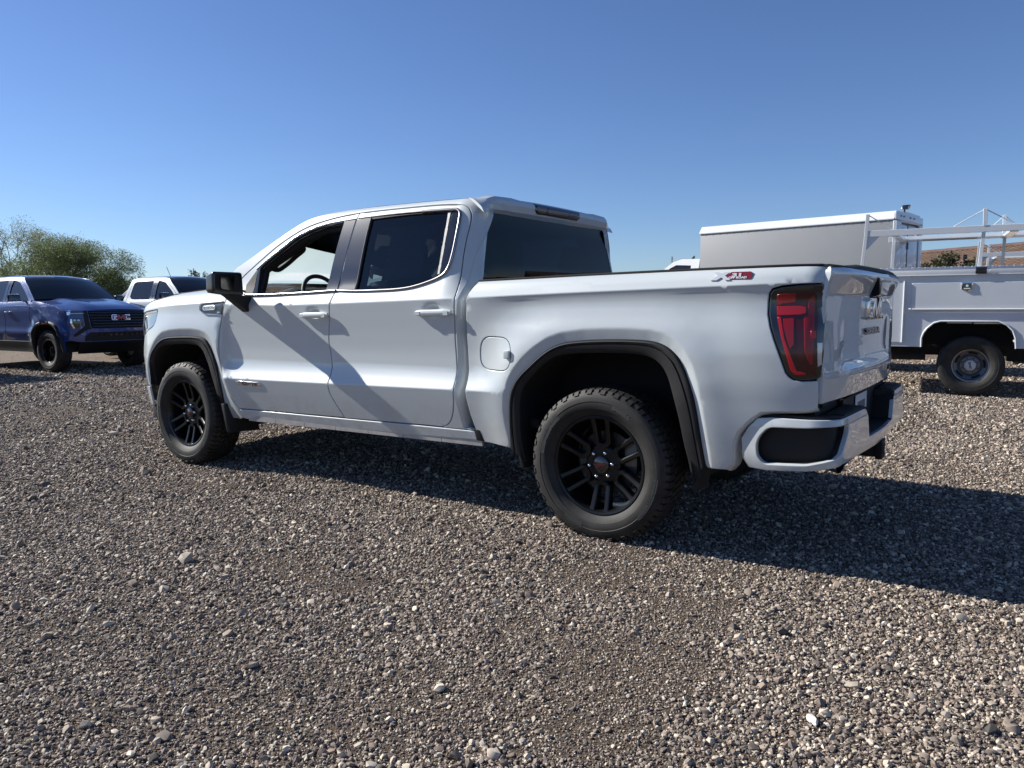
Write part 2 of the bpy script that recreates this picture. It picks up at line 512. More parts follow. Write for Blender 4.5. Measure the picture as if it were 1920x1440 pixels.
STONE = bpy.data.materials.new('crushed_gravel')
STONE.use_nodes = True
nt = STONE.node_tree
b = nt.nodes['Principled BSDF']; b.inputs['Roughness'].default_value = .8; b.inputs['Specular IOR Level'].default_value = .35
oi = nt.nodes.new('ShaderNodeObjectInfo')
tc = nt.nodes.new('ShaderNodeTexCoord')
no = nt.nodes.new('ShaderNodeTexNoise'); no.inputs['Scale'].default_value = 3; no.inputs['Detail'].default_value = 5
nt.links.new(tc.outputs['Object'], no.inputs['Vector'])
mx = nt.nodes.new('ShaderNodeMix'); mx.data_type = 'RGBA'; mx.blend_type = 'MULTIPLY'; mx.inputs[0].default_value = .55
nt.links.new(gravel_ramp(nt, oi.outputs['Random'], None), mx.inputs[6]); nt.links.new(no.outputs[0], mx.inputs[7])
br = nt.nodes.new('ShaderNodeBrightContrast'); br.inputs[1].default_value = .035
nt.links.new(mx.outputs[2], br.inputs[0]); nt.links.new(br.outputs[0], b.inputs['Base Color'])

GROUND = bpy.data.materials.new('gravel_ground')
GROUND.use_nodes = True
nt = GROUND.node_tree
b = nt.nodes['Principled BSDF']; b.inputs['Roughness'].default_value = .9; b.inputs['Specular IOR Level'].default_value = .2
tc = nt.nodes.new('ShaderNodeTexCoord')
v1 = nt.nodes.new('ShaderNodeTexVoronoi'); v1.inputs['Scale'].default_value = 62
v2 = nt.nodes.new('ShaderNodeTexVoronoi'); v2.inputs['Scale'].default_value = 25
nz = nt.nodes.new('ShaderNodeTexNoise'); nz.inputs['Scale'].default_value = .55; nz.inputs['Detail'].default_value = 5
nf = nt.nodes.new('ShaderNodeTexNoise'); nf.inputs['Scale'].default_value = 7; nf.inputs['Detail'].default_value = 6
for n in (v1, v2, nz, nf): nt.links.new(tc.outputs['Object'], n.inputs['Vector'])
sp = nt.nodes.new('ShaderNodeSeparateColor'); nt.links.new(v1.outputs['Color'], sp.inputs[0])
rc = gravel_ramp(nt, sp.outputs[0], None)
sp2 = nt.nodes.new('ShaderNodeSeparateColor'); nt.links.new(v2.outputs['Color'], sp2.inputs[0])
rc2 = gravel_ramp(nt, sp2.outputs[1], None)
ma = nt.nodes.new('ShaderNodeMix'); ma.data_type = 'RGBA'; ma.inputs[0].default_value = .4
nt.links.new(rc, ma.inputs[6]); nt.links.new(rc2, ma.inputs[7])
sep = nt.nodes.new('ShaderNodeVectorMath'); sep.operation = 'DISTANCE'; sep.inputs[1].default_value = (-1.9, 4.5, 0); nt.links.new(tc.outputs['Object'], sep.inputs[0])
rg = nt.nodes.new('ShaderNodeMapRange'); rg.inputs[1].default_value = 8.0; rg.inputs[2].default_value = 19.0; rg.inputs[3].default_value = 1.0; rg.inputs[4].default_value = .12
nt.links.new(sep.outputs['Value'], rg.inputs[0])
grit = nt.nodes.new('ShaderNodeTexNoise'); grit.inputs['Scale'].default_value = 210; grit.inputs['Detail'].default_value = 4; nt.links.new(tc.outputs['Object'], grit.inputs['Vector'])
soil = nt.nodes.new('ShaderNodeValToRGB'); soil.color_ramp.elements[0].position = .36; soil.color_ramp.elements[0].color = (.035, .026, .019, 1); soil.color_ramp.elements[1].position = .66; soil.color_ramp.elements[1].color = (.20, .148, .105, 1)
nt.links.new(grit.outputs[0], soil.inputs[0])
md = nt.nodes.new('ShaderNodeMix'); md.data_type = 'RGBA'; nt.links.new(soil.outputs[0], md.inputs[7])
far = nt.nodes.new('ShaderNodeMix'); far.data_type = 'RGBA'; far.blend_type = 'MULTIPLY'; far.inputs[0].default_value = 1.0; far.inputs[7].default_value = (.60, .56, .53, 1); nt.links.new(ma.outputs[2], far.inputs[6])  # distant gravel darkened: the stones' self-shadowing is put into the colour
nt.links.new(rg.outputs[0], md.inputs[0]); nt.links.new(far.outputs[2], md.inputs[6])
mm = nt.nodes.new('ShaderNodeMix'); mm.data_type = 'RGBA'; mm.blend_type = 'MULTIPLY'; mm.inputs[0].default_value = .35
nt.links.new(md.outputs[2], mm.inputs[6]); nt.links.new(nf.outputs[0], mm.inputs[7])
nt.links.new(mm.outputs[2], b.inputs['Base Color'])
ad = nt.nodes.new('ShaderNodeMix'); ad.data_type = 'FLOAT'; nt.links.new(rg.outputs[0], ad.inputs[0])
inv = nt.nodes.new('ShaderNodeMath'); inv.operation = 'MULTIPLY_ADD'; inv.inputs[1].default_value = -2.0; inv.inputs[2].default_value = 1.0; nt.links.new(v2.outputs['Distance'], inv.inputs[0])
nt.links.new(inv.outputs[0], ad.inputs[2]); nt.links.new(grit.outputs[0], ad.inputs[3])
bp = nt.nodes.new('ShaderNodeBump'); bp.inputs['Strength'].default_value = 1.0; bp.inputs['Distance'].default_value = .008
nt.links.new(ad.outputs[0], bp.inputs['Height']); nt.links.new(bp.outputs[0], b.inputs['Normal'])

def build_ground():
    a = np.concatenate([np.linspace(-1500, -40, 8)[:-1], np.linspace(-40, -10, 16)[:-1], np.arange(-10, 26, .18), np.linspace(26, 60, 16)[1:], np.linspace(60, 1500, 8)[1:]])
    bb = np.concatenate([np.linspace(-1500, -40, 8)[:-1], np.linspace(-40, -14, 14)[:-1], np.arange(-14, 8, .18), np.linspace(8, 40, 12)[1:], np.linspace(40, 1500, 8)[1:]])
    X, Y = np.meshgrid(a, bb, indexing='ij')
    fade = sm(60, 25, np.hypot(X - 5, Y + 3))
    Z = ground_h(X, Y) * fade
    V = np.stack([X, Y, Z], -1).reshape(-1, 3); n, m = X.shape
    I = (np.arange(n - 1)[:, None] * m + np.arange(m - 1)[None]).ravel()
    F = np.stack([I, I + m, I + m + 1, I + 1], 1)
    g = mk('ground', V, F, GROUND); tag(g, None, None, None, 'structure')
build_ground()

def stone_mesh(k, sub=1):
    bm = bmesh.new(); bmesh.ops.create_icosphere(bm, subdivisions=sub, radius=.5)
    rg = np.random.default_rng(100 + k)
    ax = np.array([1.0, rg.uniform(.65, .98), rg.uniform(.40, .72)])
    pl = [(rg.normal(size=3), rg.uniform(.26, .42)) for _ in range(7)]
    for v in bm.verts:
        p = np.array(v.co[:])
        for nrm, d in pl:
            nrm = nrm / np.linalg.norm(nrm); s = p @ nrm
            if s > d: p = p - nrm * (s - d) * .9
        p = p * (1 + rg.normal() * .05) * ax
        v.co = p
    me = bpy.data.meshes.new('gravel_stone'); bm.to_mesh(me); bm.free()
    me.polygons.foreach_set('use_smooth', [True] * len(me.polygons)); me.set_sharp_from_angle(angle=R(32))
    me.materials.append(STONE)
    return bpy.data.objects.new('gravel_stone', me)

def build_gravel():
    lib = bpy.data.collections.new('gravel_stones')
    for k in range(9): lib.objects.link(stone_mesh(k))
    C = np.array([-1.9025, 4.5370]); az = -_yaw
    P = []; S = []
    # rings of decreasing density, within the view and a margin to the sides
    for r0, r1, dens, sz in ((1.3, 3.2, 11500, .0122), (3.2, 5.5, 8200, .0134), (5.5, 8.5, 4300, .0168), (8.5, 13.0, 1600, .0215), (13.0, 20.0, 420, .030)):
        w = R(43)
        n = int(dens * w * (r1 * r1 - r0 * r0))
        r = np.sqrt(RNG.uniform(r0 * r0, r1 * r1, n)); t = az + RNG.uniform(-w, w, n)
        p = np.stack([C[0] + r * np.cos(t), C[1] + r * np.sin(t)], 1)
        s = sz * np.exp(RNG.normal(0, .40, n))
        big = RNG.random(n) < .016
        s[big] *= RNG.uniform(1.4, 2.1, big.sum())
        P.append(p); S.append(s)
    for r0, r1, dens, sz in ((1.3, 3.4, 9000, .0062), (3.4, 5.0, 3500, .0075)):          # grit between the stones
        w = R(41); n = int(dens * w * (r1 * r1 - r0 * r0)); r = np.sqrt(RNG.uniform(r0 * r0, r1 * r1, n)); t = az + RNG.uniform(-w, w, n)
        P.append(np.stack([C[0] + r * np.cos(t), C[1] + r * np.sin(t)], 1)); S.append(sz * np.exp(RNG.normal(0, .25, n)))
    P = np.concatenate(P); S = np.concatenate(S)
    # bare dirt patches: fine grit there, most of the stones gone
    q = (np.sin(P[:, 0] * 1.7 + 2.1 * np.sin(P[:, 1] * .8 + .4)) + np.sin(P[:, 1] * 2.3 + 1.2 * np.sin(P[:, 0] * 1.1 + 1.9)) + .6 * np.sin(P[:, 0] * 4.1 - P[:, 1] * 3.3))
    dirt = .45 * sm(.9, 1.9, q)
    for cx, cy, rx in DIRT_SPOTS:
        dirt = np.maximum(dirt, .85 - .85 * sm(rx * .35, rx * 1.2, np.hypot(P[:, 0] - cx, P[:, 1] - cy) + .14 * np.sin(P[:, 0] * 9) + .12 * np.sin(P[:, 1] * 11)))
    S *= np.where(S > .0085, 1 - .38 * dirt, 1)
    keep = RNG.random(len(P)) > .22 * dirt
    P = P[keep]; S = S[keep]
    Z = ground_h(P[:, 0], P[:, 1]) + S * .13
    n = len(P)
    me = bpy.data.meshes.new('gravel')
    me.vertices.add(n); me.vertices.foreach_set('co', np.stack([P[:, 0], P[:, 1], Z], 1).ravel())
    rot = np.stack([RNG.normal(0, .55, n), RNG.normal(0, .55, n), RNG.uniform(0, 6.283, n)], 1)
    def attr(nm, typ, dat, key):
        a = me.attributes.new(nm, typ, 'POINT'); a.data.foreach_set(key, np.ascontiguousarray(dat).ravel())
    attr('rot', 'FLOAT_VECTOR', rot.astype(np.float32), 'vector')
    attr('size', 'FLOAT', S.astype(np.float32), 'value')
    attr('pick', 'INT', RNG.integers(0, 9, n).astype(np.int32), 'value')
    me.update()
    o = bpy.data.objects.new('gravel', me); COL.objects.link(o); tag(o, None, None, None, 'stuff')
    o['label'] = 'grey brown crushed gravel covering the lot'
    ng = bpy.data.node_groups.new('scatter_gravel', 'GeometryNodeTree')
    ng.interface.new_socket('Geometry', in_out='INPUT', socket_type='NodeSocketGeometry')
    ng.interface.new_socket('Geometry', in_out='OUTPUT', socket_type='NodeSocketGeometry')
    N = ng.nodes; L = ng.links
    gi = N.new('NodeGroupInput'); go = N.new('NodeGroupOutput'); ip = N.new('GeometryNodeInstanceOnPoints'); ci = N.new('GeometryNodeCollectionInfo')
    ci.inputs['Collection'].default_value = lib; ci.inputs['Separate Children'].default_value = True; ci.inputs['Reset Children'].default_value = True
    def na(nm, typ):
        a = N.new('GeometryNodeInputNamedAttribute'); a.data_type = typ; a.inputs[0].default_value = nm
        return [s for s in a.outputs if s.enabled and s.name == 'Attribute'][0]
    L.new(gi.outputs[0], ip.inputs['Points']); L.new(ci.outputs[0], ip.inputs['Instance']); ip.inputs['Pick Instance'].default_value = True
    L.new(na('pick', 'INT'), ip.inputs['Instance Index']); L.new(na('rot', 'FLOAT_VECTOR'), ip.inputs['Rotation']); L.new(na('size', 'FLOAT'), ip.inputs['Scale'])
    L.new(ip.outputs[0], go.inputs[0])
    md = o.modifiers.new('scatter', 'NODES'); md.node_group = ng
    print('gravel stones', n)
DIRT_SPOTS = [(-.72, 2.30, .50), (-.45, 1.35, .42), (-.62, 1.85, .3), (8.0, .05, .6), (.9, 2.3, .25)]
build_gravel()

def loose_stone(x, y, d, seed, m, label, rz):
    bm = bmesh.new(); bmesh.ops.create_icosphere(bm, subdivisions=3, radius=.5)
    rg = np.random.default_rng(seed); pl = [(rg.normal(size=3), rg.uniform(.24, .38)) for _ in range(9)]
    for v in bm.verts:
        p = np.array(v.co[:])
        for nrm, dd in pl:
            nrm = nrm / np.linalg.norm(nrm); s = p @ nrm
            if s > dd: p = p - nrm * (s - dd) * .92
        v.co = p * (1 + .02 * rg.normal()) * np.array(d)
    me = bpy.data.meshes.new('stone'); bm.to_mesh(me); bm.free()
    me.polygons.foreach_set('use_smooth', [True] * len(me.polygons)); me.set_sharp_from_angle(angle=R(25))
    me.materials.append(m)
    o = bpy.data.objects.new('stone', me); COL.objects.link(o)
    o.location = (x, y, float(ground_h(np.array(x), np.array(y))) + d[2] * .38); o.rotation_euler = (.1, -.12, rz)
    tag(o, label, 'stone')
QUARTZ = mat('pale_quartz', (.62, .60, .54), .7, 0, 0, .1, .25, 40)
loose_stone(-1.394, 2.21, (.066, .034, .026), 3, QUARTZ, 'flat white quartz stone lying on the gravel at bottom right', 2.2)

# ---------------------------------------------------------------- side surface of the full-size crew cab pickup
ZS = np.linspace(.3, 2.0, 1701)
def prof(*segs):
    out = np.empty_like(ZS)
    for i, s in enumerate(segs):
        xs = [a for a, b in s]; lo = -9 if i == 0 else xs[0]; hi = 9 if i == len(segs) - 1 else xs[-1]
        k = (ZS >= lo) & (ZS <= hi); out[k] = pchip(xs, [b for a, b in s], ZS[k])
    return np.convolve(np.pad(out, 1, 'edge'), np.ones(3) / 3, 'valid')
UP = [(1.29, 1.006), (1.34, .985), (1.38, .966), (1.42, .948), (1.55, .910), (1.70, .862), (1.80, .825), (1.86, .800), (1.90, .775), (1.925, .735), (1.95, .65)]
PCAB = prof([(.40, .925), (.46, .942), (.55, .966), (.65, .992), (.75, 1.016)], [(.75, 1.016), (.83, .979), (.875, .968), (.95, .969), (1.08, .980), (1.22, .997), (1.29, 1.006)], UP)
PBED = prof([(.40, .935), (.46, .955), (.55, .972), (.65, .988), (.75, 1.000), (.86, 1.010), (.97, 1.011), (1.08, 1.002), (1.17, .987), (1.22, .984), (1.26, .989), (1.29, 1.001)], [(1.29, 1.001), (1.33, .987), (1.36, .975), (1.385, .958), (1.40, .93)])
PFEN = prof([(.40, .945), (.5, .968), (.65, .992), (.8, 1.010), (.95, 1.018), (1.1, 1.015), (1.2, 1.007), (1.25, 1.002), (1.29, 1.002)], [(1.29, 1.002), (1.33, .980), (1.36, .945), (1.39, .89), (1.42, .80), (1.45, .66)])
ZCX = [-1.2, -.87, -.35, .1, .85, 1.46, 2.0, 2.54, 2.9, 3.46, 3.8, 4.06, 4.6]; ZCZ = [1.35, 1.346, 1.334, 1.323, 1.301, 1.286, 1.274, 1.264, 1.272, 1.286, 1.273, 1.258, 1.21]
ZLX = [-1.2, .85, 2.22, 3.3, 4.6]; ZLZ = [.79, .762, .738, .72, .70]
O_REAR = [(.60, .30), (.579, .487), (.592, .562), (.596, .66), (.583, .759), (.56, .838), (.525, .897), (.459, .964), (.383, 1.029), (.294, 1.085), (.208, 1.114), (.075, 1.132), (-.059, 1.138), (-.188, 1.139), (-.305, 1.133), (-.374, 1.118), (-.432, 1.09), (-.487, 1.041), (-.529, .97), (-.557, .883), (-.578, .774), (-.594, .664), (-.612, .527), (-.63, .30)]
O_FRONT = [(4.36, .30), (4.335, .6), (4.305, .756), (4.262, .82), (4.215, .88), (4.158, .94), (4.1, .99), (4.039, 1.03), (3.97, 1.061), (3.86, 1.08), (3.705, 1.09), (3.556, 1.092), (3.45, 1.084), (3.376, 1.067), (3.322, 1.037), (3.276, .991), (3.239, .933), (3.209, .866), (3.186, .80), (3.168, .73), (3.13, .555), (3.09, .434), (3.05, .3)]
SCX = np.array([3.0, 3.05, 3.13, 3.165, 3.175, 3.155, 3.10, 3.02]); SCZ = np.array([.40, .55, .74, .90, 1.05, 1.16, 1.235, 1.30])
DENTS = [(2.165, 1.212), (1.115, 1.230)]
def Yside(x, z):
    x = np.asarray(x, float); z = np.asarray(z, float)
    zc = np.interp(x, ZCX, ZCZ); zl = np.interp(x, ZLX, ZLZ); hi = z >= zc
    w = np.where(z <= zl, .40 + (z - .40) * (.35 / (zl - .40)), np.where(hi, 1.29 + (z - zc) * (.61 / (1.9 - zc)), .75 + (z - zl) * (.54 / (zl * 0 + zc - zl))))
    wb = np.where(hi, 1.29 + (z - zc) * (.11 / (1.425 - .02 * np.clip((x + .3) / 1.2, -1, 1) - zc)), w)
    cab = np.interp(w, ZS, PCAB); bed = np.interp(wb, ZS, PBED); fen = np.interp(w, ZS, PFEN)
    bl = sm(.84, .45, x); bed = np.where(z < zc, cab * (1 - bl) + bed * bl, bed)
    y = np.where((x < .862) & (z < 1.432), bed, cab + (fen - cab) * sm(3.14, 3.24, x))
    xs = np.interp(z, SCZ, SCX)
    y = y + np.where(x > 1.5, .007 * sm(1.29, 1.2, z) * sm(-.035, .03, x - xs) * (1 - sm(3.14, 3.24, x)), 0)
    y = y - np.where((x > .862) | (z > 1.432), 2.1 * np.clip(1.06 - x, 0, .26) ** 2 * sm(1.22, 1.42, z), 0)
    y = y - np.where(x > 3.75, .16 * (x - 3.75) ** 2 + np.clip(x - 4.2, 0, 9) ** 2 * .55, 0) - np.where(x < -.7, .30 * (-.7 - x) ** 2 + np.clip(-1.03 - x, 0, 9) ** 2 * 5.0, 0)
    for O, B, s in ((O_REAR, .020, .13), (O_FRONT, .012, .10)):
        xc = np.mean([p[0] for p in O]); m = (np.abs(x - xc) < .95) & (z < 1.35)
        if m.any():
            d = seg_sd(x[m], z[m], O); y[m] += np.where(d < 0, B - .36 * np.minimum(-d, .09), B * np.exp(-(np.maximum(d, 0) / s) ** 2))
    for dx, dz in DENTS:
        y = y - .017 * np.exp(-(((x - dx) / .060) ** 2 + ((z - dz) / .032) ** 2) ** 1.5)
    return y

def side_rows(lo, hi, step):
    xs = np.arange(lo + step * .4, hi, step * .8); out = []
    for X, Z in ((ZCX, ZCZ), (ZLX, ZLZ)):
        for d in (-.030, -.0055, .0055, .030): out.append(np.stack([xs, np.interp(xs, X, Z) + d], 1))
    for O in (O_REAR, O_FRONT):
        c = np.array(O[1:-1]); c = densify(np.array(O), .028); c = c if area2(c) > 0 else c[::-1]
        c = c[c[:, 1] > .32]
        for d in (-.030, -.010, 0, .008, .022, .045, .075): out.append(inset_poly(c, -d))
    zz = np.arange(.45, 1.29, .03)
    for d in (-.035, -.018, 0, .018, .033): out.append(np.stack([np.interp(zz, SCZ, SCX) + d, zz], 1))
    for dx, dz in DENTS:
        a, b = np.meshgrid(np.arange(-.084, .086, .012), np.arange(-.062, .064, .012)); q = np.stack([dx + a.ravel(), dz + b.ravel()], 1); out.append(q[q[:, 1] < np.interp(q[:, 0], ZCX, ZCZ) - .026])
    return np.concatenate(out)

def side_surf(s):
    return lambda u, v: np.stack([u, s * Yside(u, v), v], -1)

def on_side(s, x0, z0, size_fn=None):
    """maps lettering drawn flat onto the body side, reading correctly from outside"""
    def f(P, off=0.0):
        P = np.asarray(P, float); x = x0 - s * P[:, 0]; z = z0 + P[:, 1]
        return np.stack([x, s * (Yside(x, z) + off + P[:, 2]), z], 1)
    return f

# outlines in side view (x forward from the rear axle, z up)
DOOR_TOP = [(1.037, 1.868), (1.201, 1.880), (1.461, 1.884), (1.734, 1.884), (1.92, 1.880), (2.09, 1.869), (2.247, 1.849), (2.385, 1.822), (2.50, 1.785), (2.687, 1.695), (2.82, 1.611), (2.957, 1.52), (3.02, 1.475), (3.085, 1.415), (3.13, 1.345), (3.143, 1.291)]
ROOFLINE = [(3.29, 1.445), (3.203, 1.498), (2.97, 1.615), (2.73, 1.736), (2.534, 1.83), (2.409, 1.873), (2.258, 1.898), (2.056, 1.913), (1.783, 1.918), (1.525, 1.917), (1.282, 1.913), (1.052, 1.908), (.966, 1.904)]
FD_GAP = [(3.143, 1.291), (3.183, 1.192), (3.209, 1.081), (3.215, .94), (3.207, .763), (3.165, .635), (3.118, .555), (3.067, .492)]
DD_GAP = [(1.941, .509), (1.978, .567), (2.015, .63), (2.036, .68), (2.035, .75), (2.035, .83), (2.043, .91), (2.054, 1.02), (2.047, 1.075), (2.024, 1.179), (1.99, 1.334), (1.966, 1.372), (1.93, 1.837), (1.92, 1.880)]
RR_GAP = [(1.091, .522), (1.04, .54), (1.0, .585), (.972, .656), (.957, .74), (.957, .85), (.961, .95), (.963, 1.047), (.954, 1.2), (.949, 1.30), (.956, 1.43), (.961, 1.55), (.961, 1.66), (.957, 1.75), (.963, 1.80), (.981, 1.836), (1.007, 1.857), (1.037, 1.868)]
WIN_F = [(2.843, 1.349), (2.843, 1.537), (2.806, 1.566), (2.67, 1.647), (2.508, 1.741), (2.373, 1.788), (2.234, 1.816), (2.031, 1.829), (2.067, 1.360)]
WIN_R = [(1.805, 1.362), (1.800, 1.838), (1.45, 1.846), (1.125, 1.838), (1.068, 1.835), (1.047, 1.822), (1.038, 1.79), (1.031, 1.68), (1.035, 1.55), (1.046, 1.495), (1.071, 1.453), (1.14, 1.422), (1.25, 1.391), (1.375, 1.372), (1.58, 1.364)]
BP_F = [(2.045, 1.832), (1.936, 1.838), (1.969, 1.368), (2.08, 1.362)]
BP_R = [(1.926, 1.838), (1.79, 1.842), (1.792, 1.366), (1.96, 1.368)]
CAB_EDGE = [(.866, 1.838), (.850, 1.80), (.853, 1.75), (.860, 1.696), (.891, 1.57), (.902, 1.469), (.909, 1.40), (.916, 1.36), (.925, 1.30), (.934, 1.184), (.945, 1.079), (.950, .921), (.945, .70), (.920, .53)]
BED_FRONT = [(.800, 1.398), (.848, 1.328), (.858, 1.292), (.866, 1.21), (.872, 1.1), (.872, .95), (.868, .85), (.864, .77), (.862, .70), (.852, .617), (.830, .524), (.800, .515), (.785, .454)]
T_REAR = [(.573, .441), (.568, .49), (.566, .558), (.559, .659), (.546, .746), (.525, .806), (.485, .86), (.409, .927), (.335, .986), (.265, 1.029), (.192, 1.054), (.088, 1.068), (-.048, 1.076), (-.21, 1.078), (-.315, 1.072), (-.379, 1.054), (-.429, 1.022), (-.472, .964), (-.509, .879), (-.533, .796), (-.552, .685), (-.566, .57), (-.58, .478)]
I_REAR = [(.469, .37), (.490, .499), (.487, .63), (.479, .748), (.456, .808), (.402, .866), (.320, .941), (.254, .979), (.168, .997), (.029, 1.006), (-.138, 1.010), (-.245, 1.006), (-.309, .991), (-.355, .961), (-.390, .911), (-.422, .816), (-.453, .704), (-.480, .563), (-.499, .479), (-.515, .37)]
T_FRONT = [(3.252, .405), (3.268, .49), (3.270, .601), (3.275, .722), (3.287, .82), (3.313, .896), (3.345, .954), (3.373, .995), (3.416, 1.019), (3.49, 1.030), (3.618, 1.031), (3.768, 1.027), (3.90, 1.019), (3.985, 1.003), (4.06, .969), (4.125, .925), (4.185, .872), (4.232, .812), (4.262, .74), (4.275, .66), (4.280, .60)]
I_FRONT = [(3.248, .31), (3.276, .421), (3.322, .575), (3.368, .742), (3.391, .816), (3.415, .873), (3.441, .917), (3.474, .944), (3.524, .961), (3.62, .968), (3.772, .966), (3.928, .958), (4.005, .944), (4.07, .914), (4.125, .872), (4.172, .815), (4.203, .75), (4.215, .66), (4.218, .60)]
LAMP = [(-1.095, 1.341), (-.998, 1.337), (-.928, 1.330), (-.889, 1.320), (-.876, 1.303), (-.872, 1.262), (-.873, 1.209), (-.886, 1.152), (-.905, 1.096), (-.934, 1.021), (-.961, .947), (-.975, .931), (-.993, .919), (-1.027, .914), (-1.083, .919), (-1.099, .932), (-1.107, 1.05), (-1.107, 1.2), (-1.104, 1.30)]
BED_CUT = [(-.690, .465), (-.716, .50), (-.724, .60), (-.745, .657), (-.800, .718), (-.850, .756), (-1.045, .775), (-1.090, .786)]
LAMP_CUT = [(-1.0905, .911), (-1.027, .908), (-.990, .913), (-.970, .927), (-.955, .946), (-.928, 1.022), (-.899, 1.097), (-.880, 1.153), (-.867, 1.210), (-.866, 1.262), (-.870, 1.306), (-.886, 1.326), (-.928, 1.337), (-.998, 1.344), (-1.0945, 1.349)]
HEADLAMP = [(4.071, 1.238), (4.305, 1.219), (4.40, 1.205), (4.46, 1.10), (4.42, 1.02), (4.30, 1.045), (4.240, 1.076), (4.175, 1.095), (4.138, 1.112), (4.106, 1.145), (4.087, 1.19)]

# ---------------------------------------------------------------- wheels
def tread_blocks(g, R0, W, n, h, sgn, rows):
    for w0, w1, r_in, skew, ph, ln in rows:
        for k in range(n):
            a0 = (k + ph) * 2 * math.pi / n; a1 = a0 + ln * 2 * math.pi / n
            p = []
            for r in (R0 - .004, R0 + h):
                for a, w in ((a0 - skew, w0), (a1 - skew, w0), (a1 + skew, w1), (a0 + skew, w1)):
                    rr = r - (r_in if abs(w) > W * .85 else 0)
                    p.append((rr * math.cos(a), w * sgn, rr * math.sin(a)))
            g.hexa(p)

def make_tyre(name, parent, R0, W, rb, sgn, lug=True, n=62, seg=96):
    g = M(); k = W / .125; h = (R0 - rb)
    pr = [(rb - .006, -.085 * k), (rb, -.105 * k), (rb + .12 * h, -.122 * k), (rb + .45 * h, -.142 * k), (rb + .7 * h, -.140 * k), (rb + .88 * h, -.126 * k), (R0 - .012, -.108 * k), (R0 - .005, -.08 * k), (R0 - .003, 0),
          (R0 - .005, .08 * k), (R0 - .012, .108 * k), (rb + .88 * h, .126 * k), (rb + .80 * h, .135 * k), (rb + .7 * h, .140 * k), (rb + .57 * h, .1425 * k), (rb + .555 * h, .1405 * k), (rb + .45 * h, .142 * k), (rb + .30 * h, .136 * k), (rb + .29 * h, .1335 * k), (rb + .12 * h, .122 * k), (rb + .03 * h, .108 * k), (rb - .004, .100 * k), (rb - .006, .085 * k)]
    g.lathe(pr, seg, sgn)
    if lug:
        q = W / .125
        tread_blocks(g, R0 - .0015, W * 1.0, n, .0085, sgn, [(.070 * q, .111 * q, .008, .006, 0, .74), (-.111 * q, -.070 * q, .008, -.006, .5, .74), (.027 * q, .064 * q, 0, .013, .3, .78), (-.064 * q, -.027 * q, 0, -.013, .8, .78), (-.021 * q, .021 * q, 0, .015, .1, .80)])
        for kk in range(n):                                    # lugs running down the shoulder of the sidewall
            a0 = kk * 2 * math.pi / n; a1 = a0 + .66 * 2 * math.pi / n; lo = R0 - (.034 if kk % 2 else .024)
            p = []
            for d in (-.004, .0035):
                for a, r, w in ((a0, lo, .133), (a1, lo, .133), (a1, R0 - .004, .112), (a0, R0 - .004, .112)):
                    p.append(((r + d * .6) * math.cos(a), (w * q + d) * sgn, (r + d * .6) * math.sin(a)))
            g.hexa(p)
    return g.build(name, RUBBER, parent, angle=30)

def arc_text(g, body, size, r, w, a_mid, sgn, ext=.0012, bold=.006):
    V, F = text_geo(body, size, ext, bold, 0, 'CENTER')
    a = a_mid - V[:, 0] / r if sgn > 0 else a_mid + V[:, 0] / r
    rr = r + V[:, 1]
    if sgn > 0: a = a_mid + V[:, 0] / r
    else: a = math.pi - a_mid - V[:, 0] / r
    # read from outside: +x of the text runs towards -x (left side) or +x (right side)
    a = np.where(True, (math.pi / 2 if True else 0) + a_mid + (V[:, 0] / r) * (1 if sgn > 0 else -1), 0)
    g.add(np.stack([rr * np.cos(a), sgn * (w + V[:, 2] - .01 * (rr - r)), rr * np.sin(a)], 1), F)

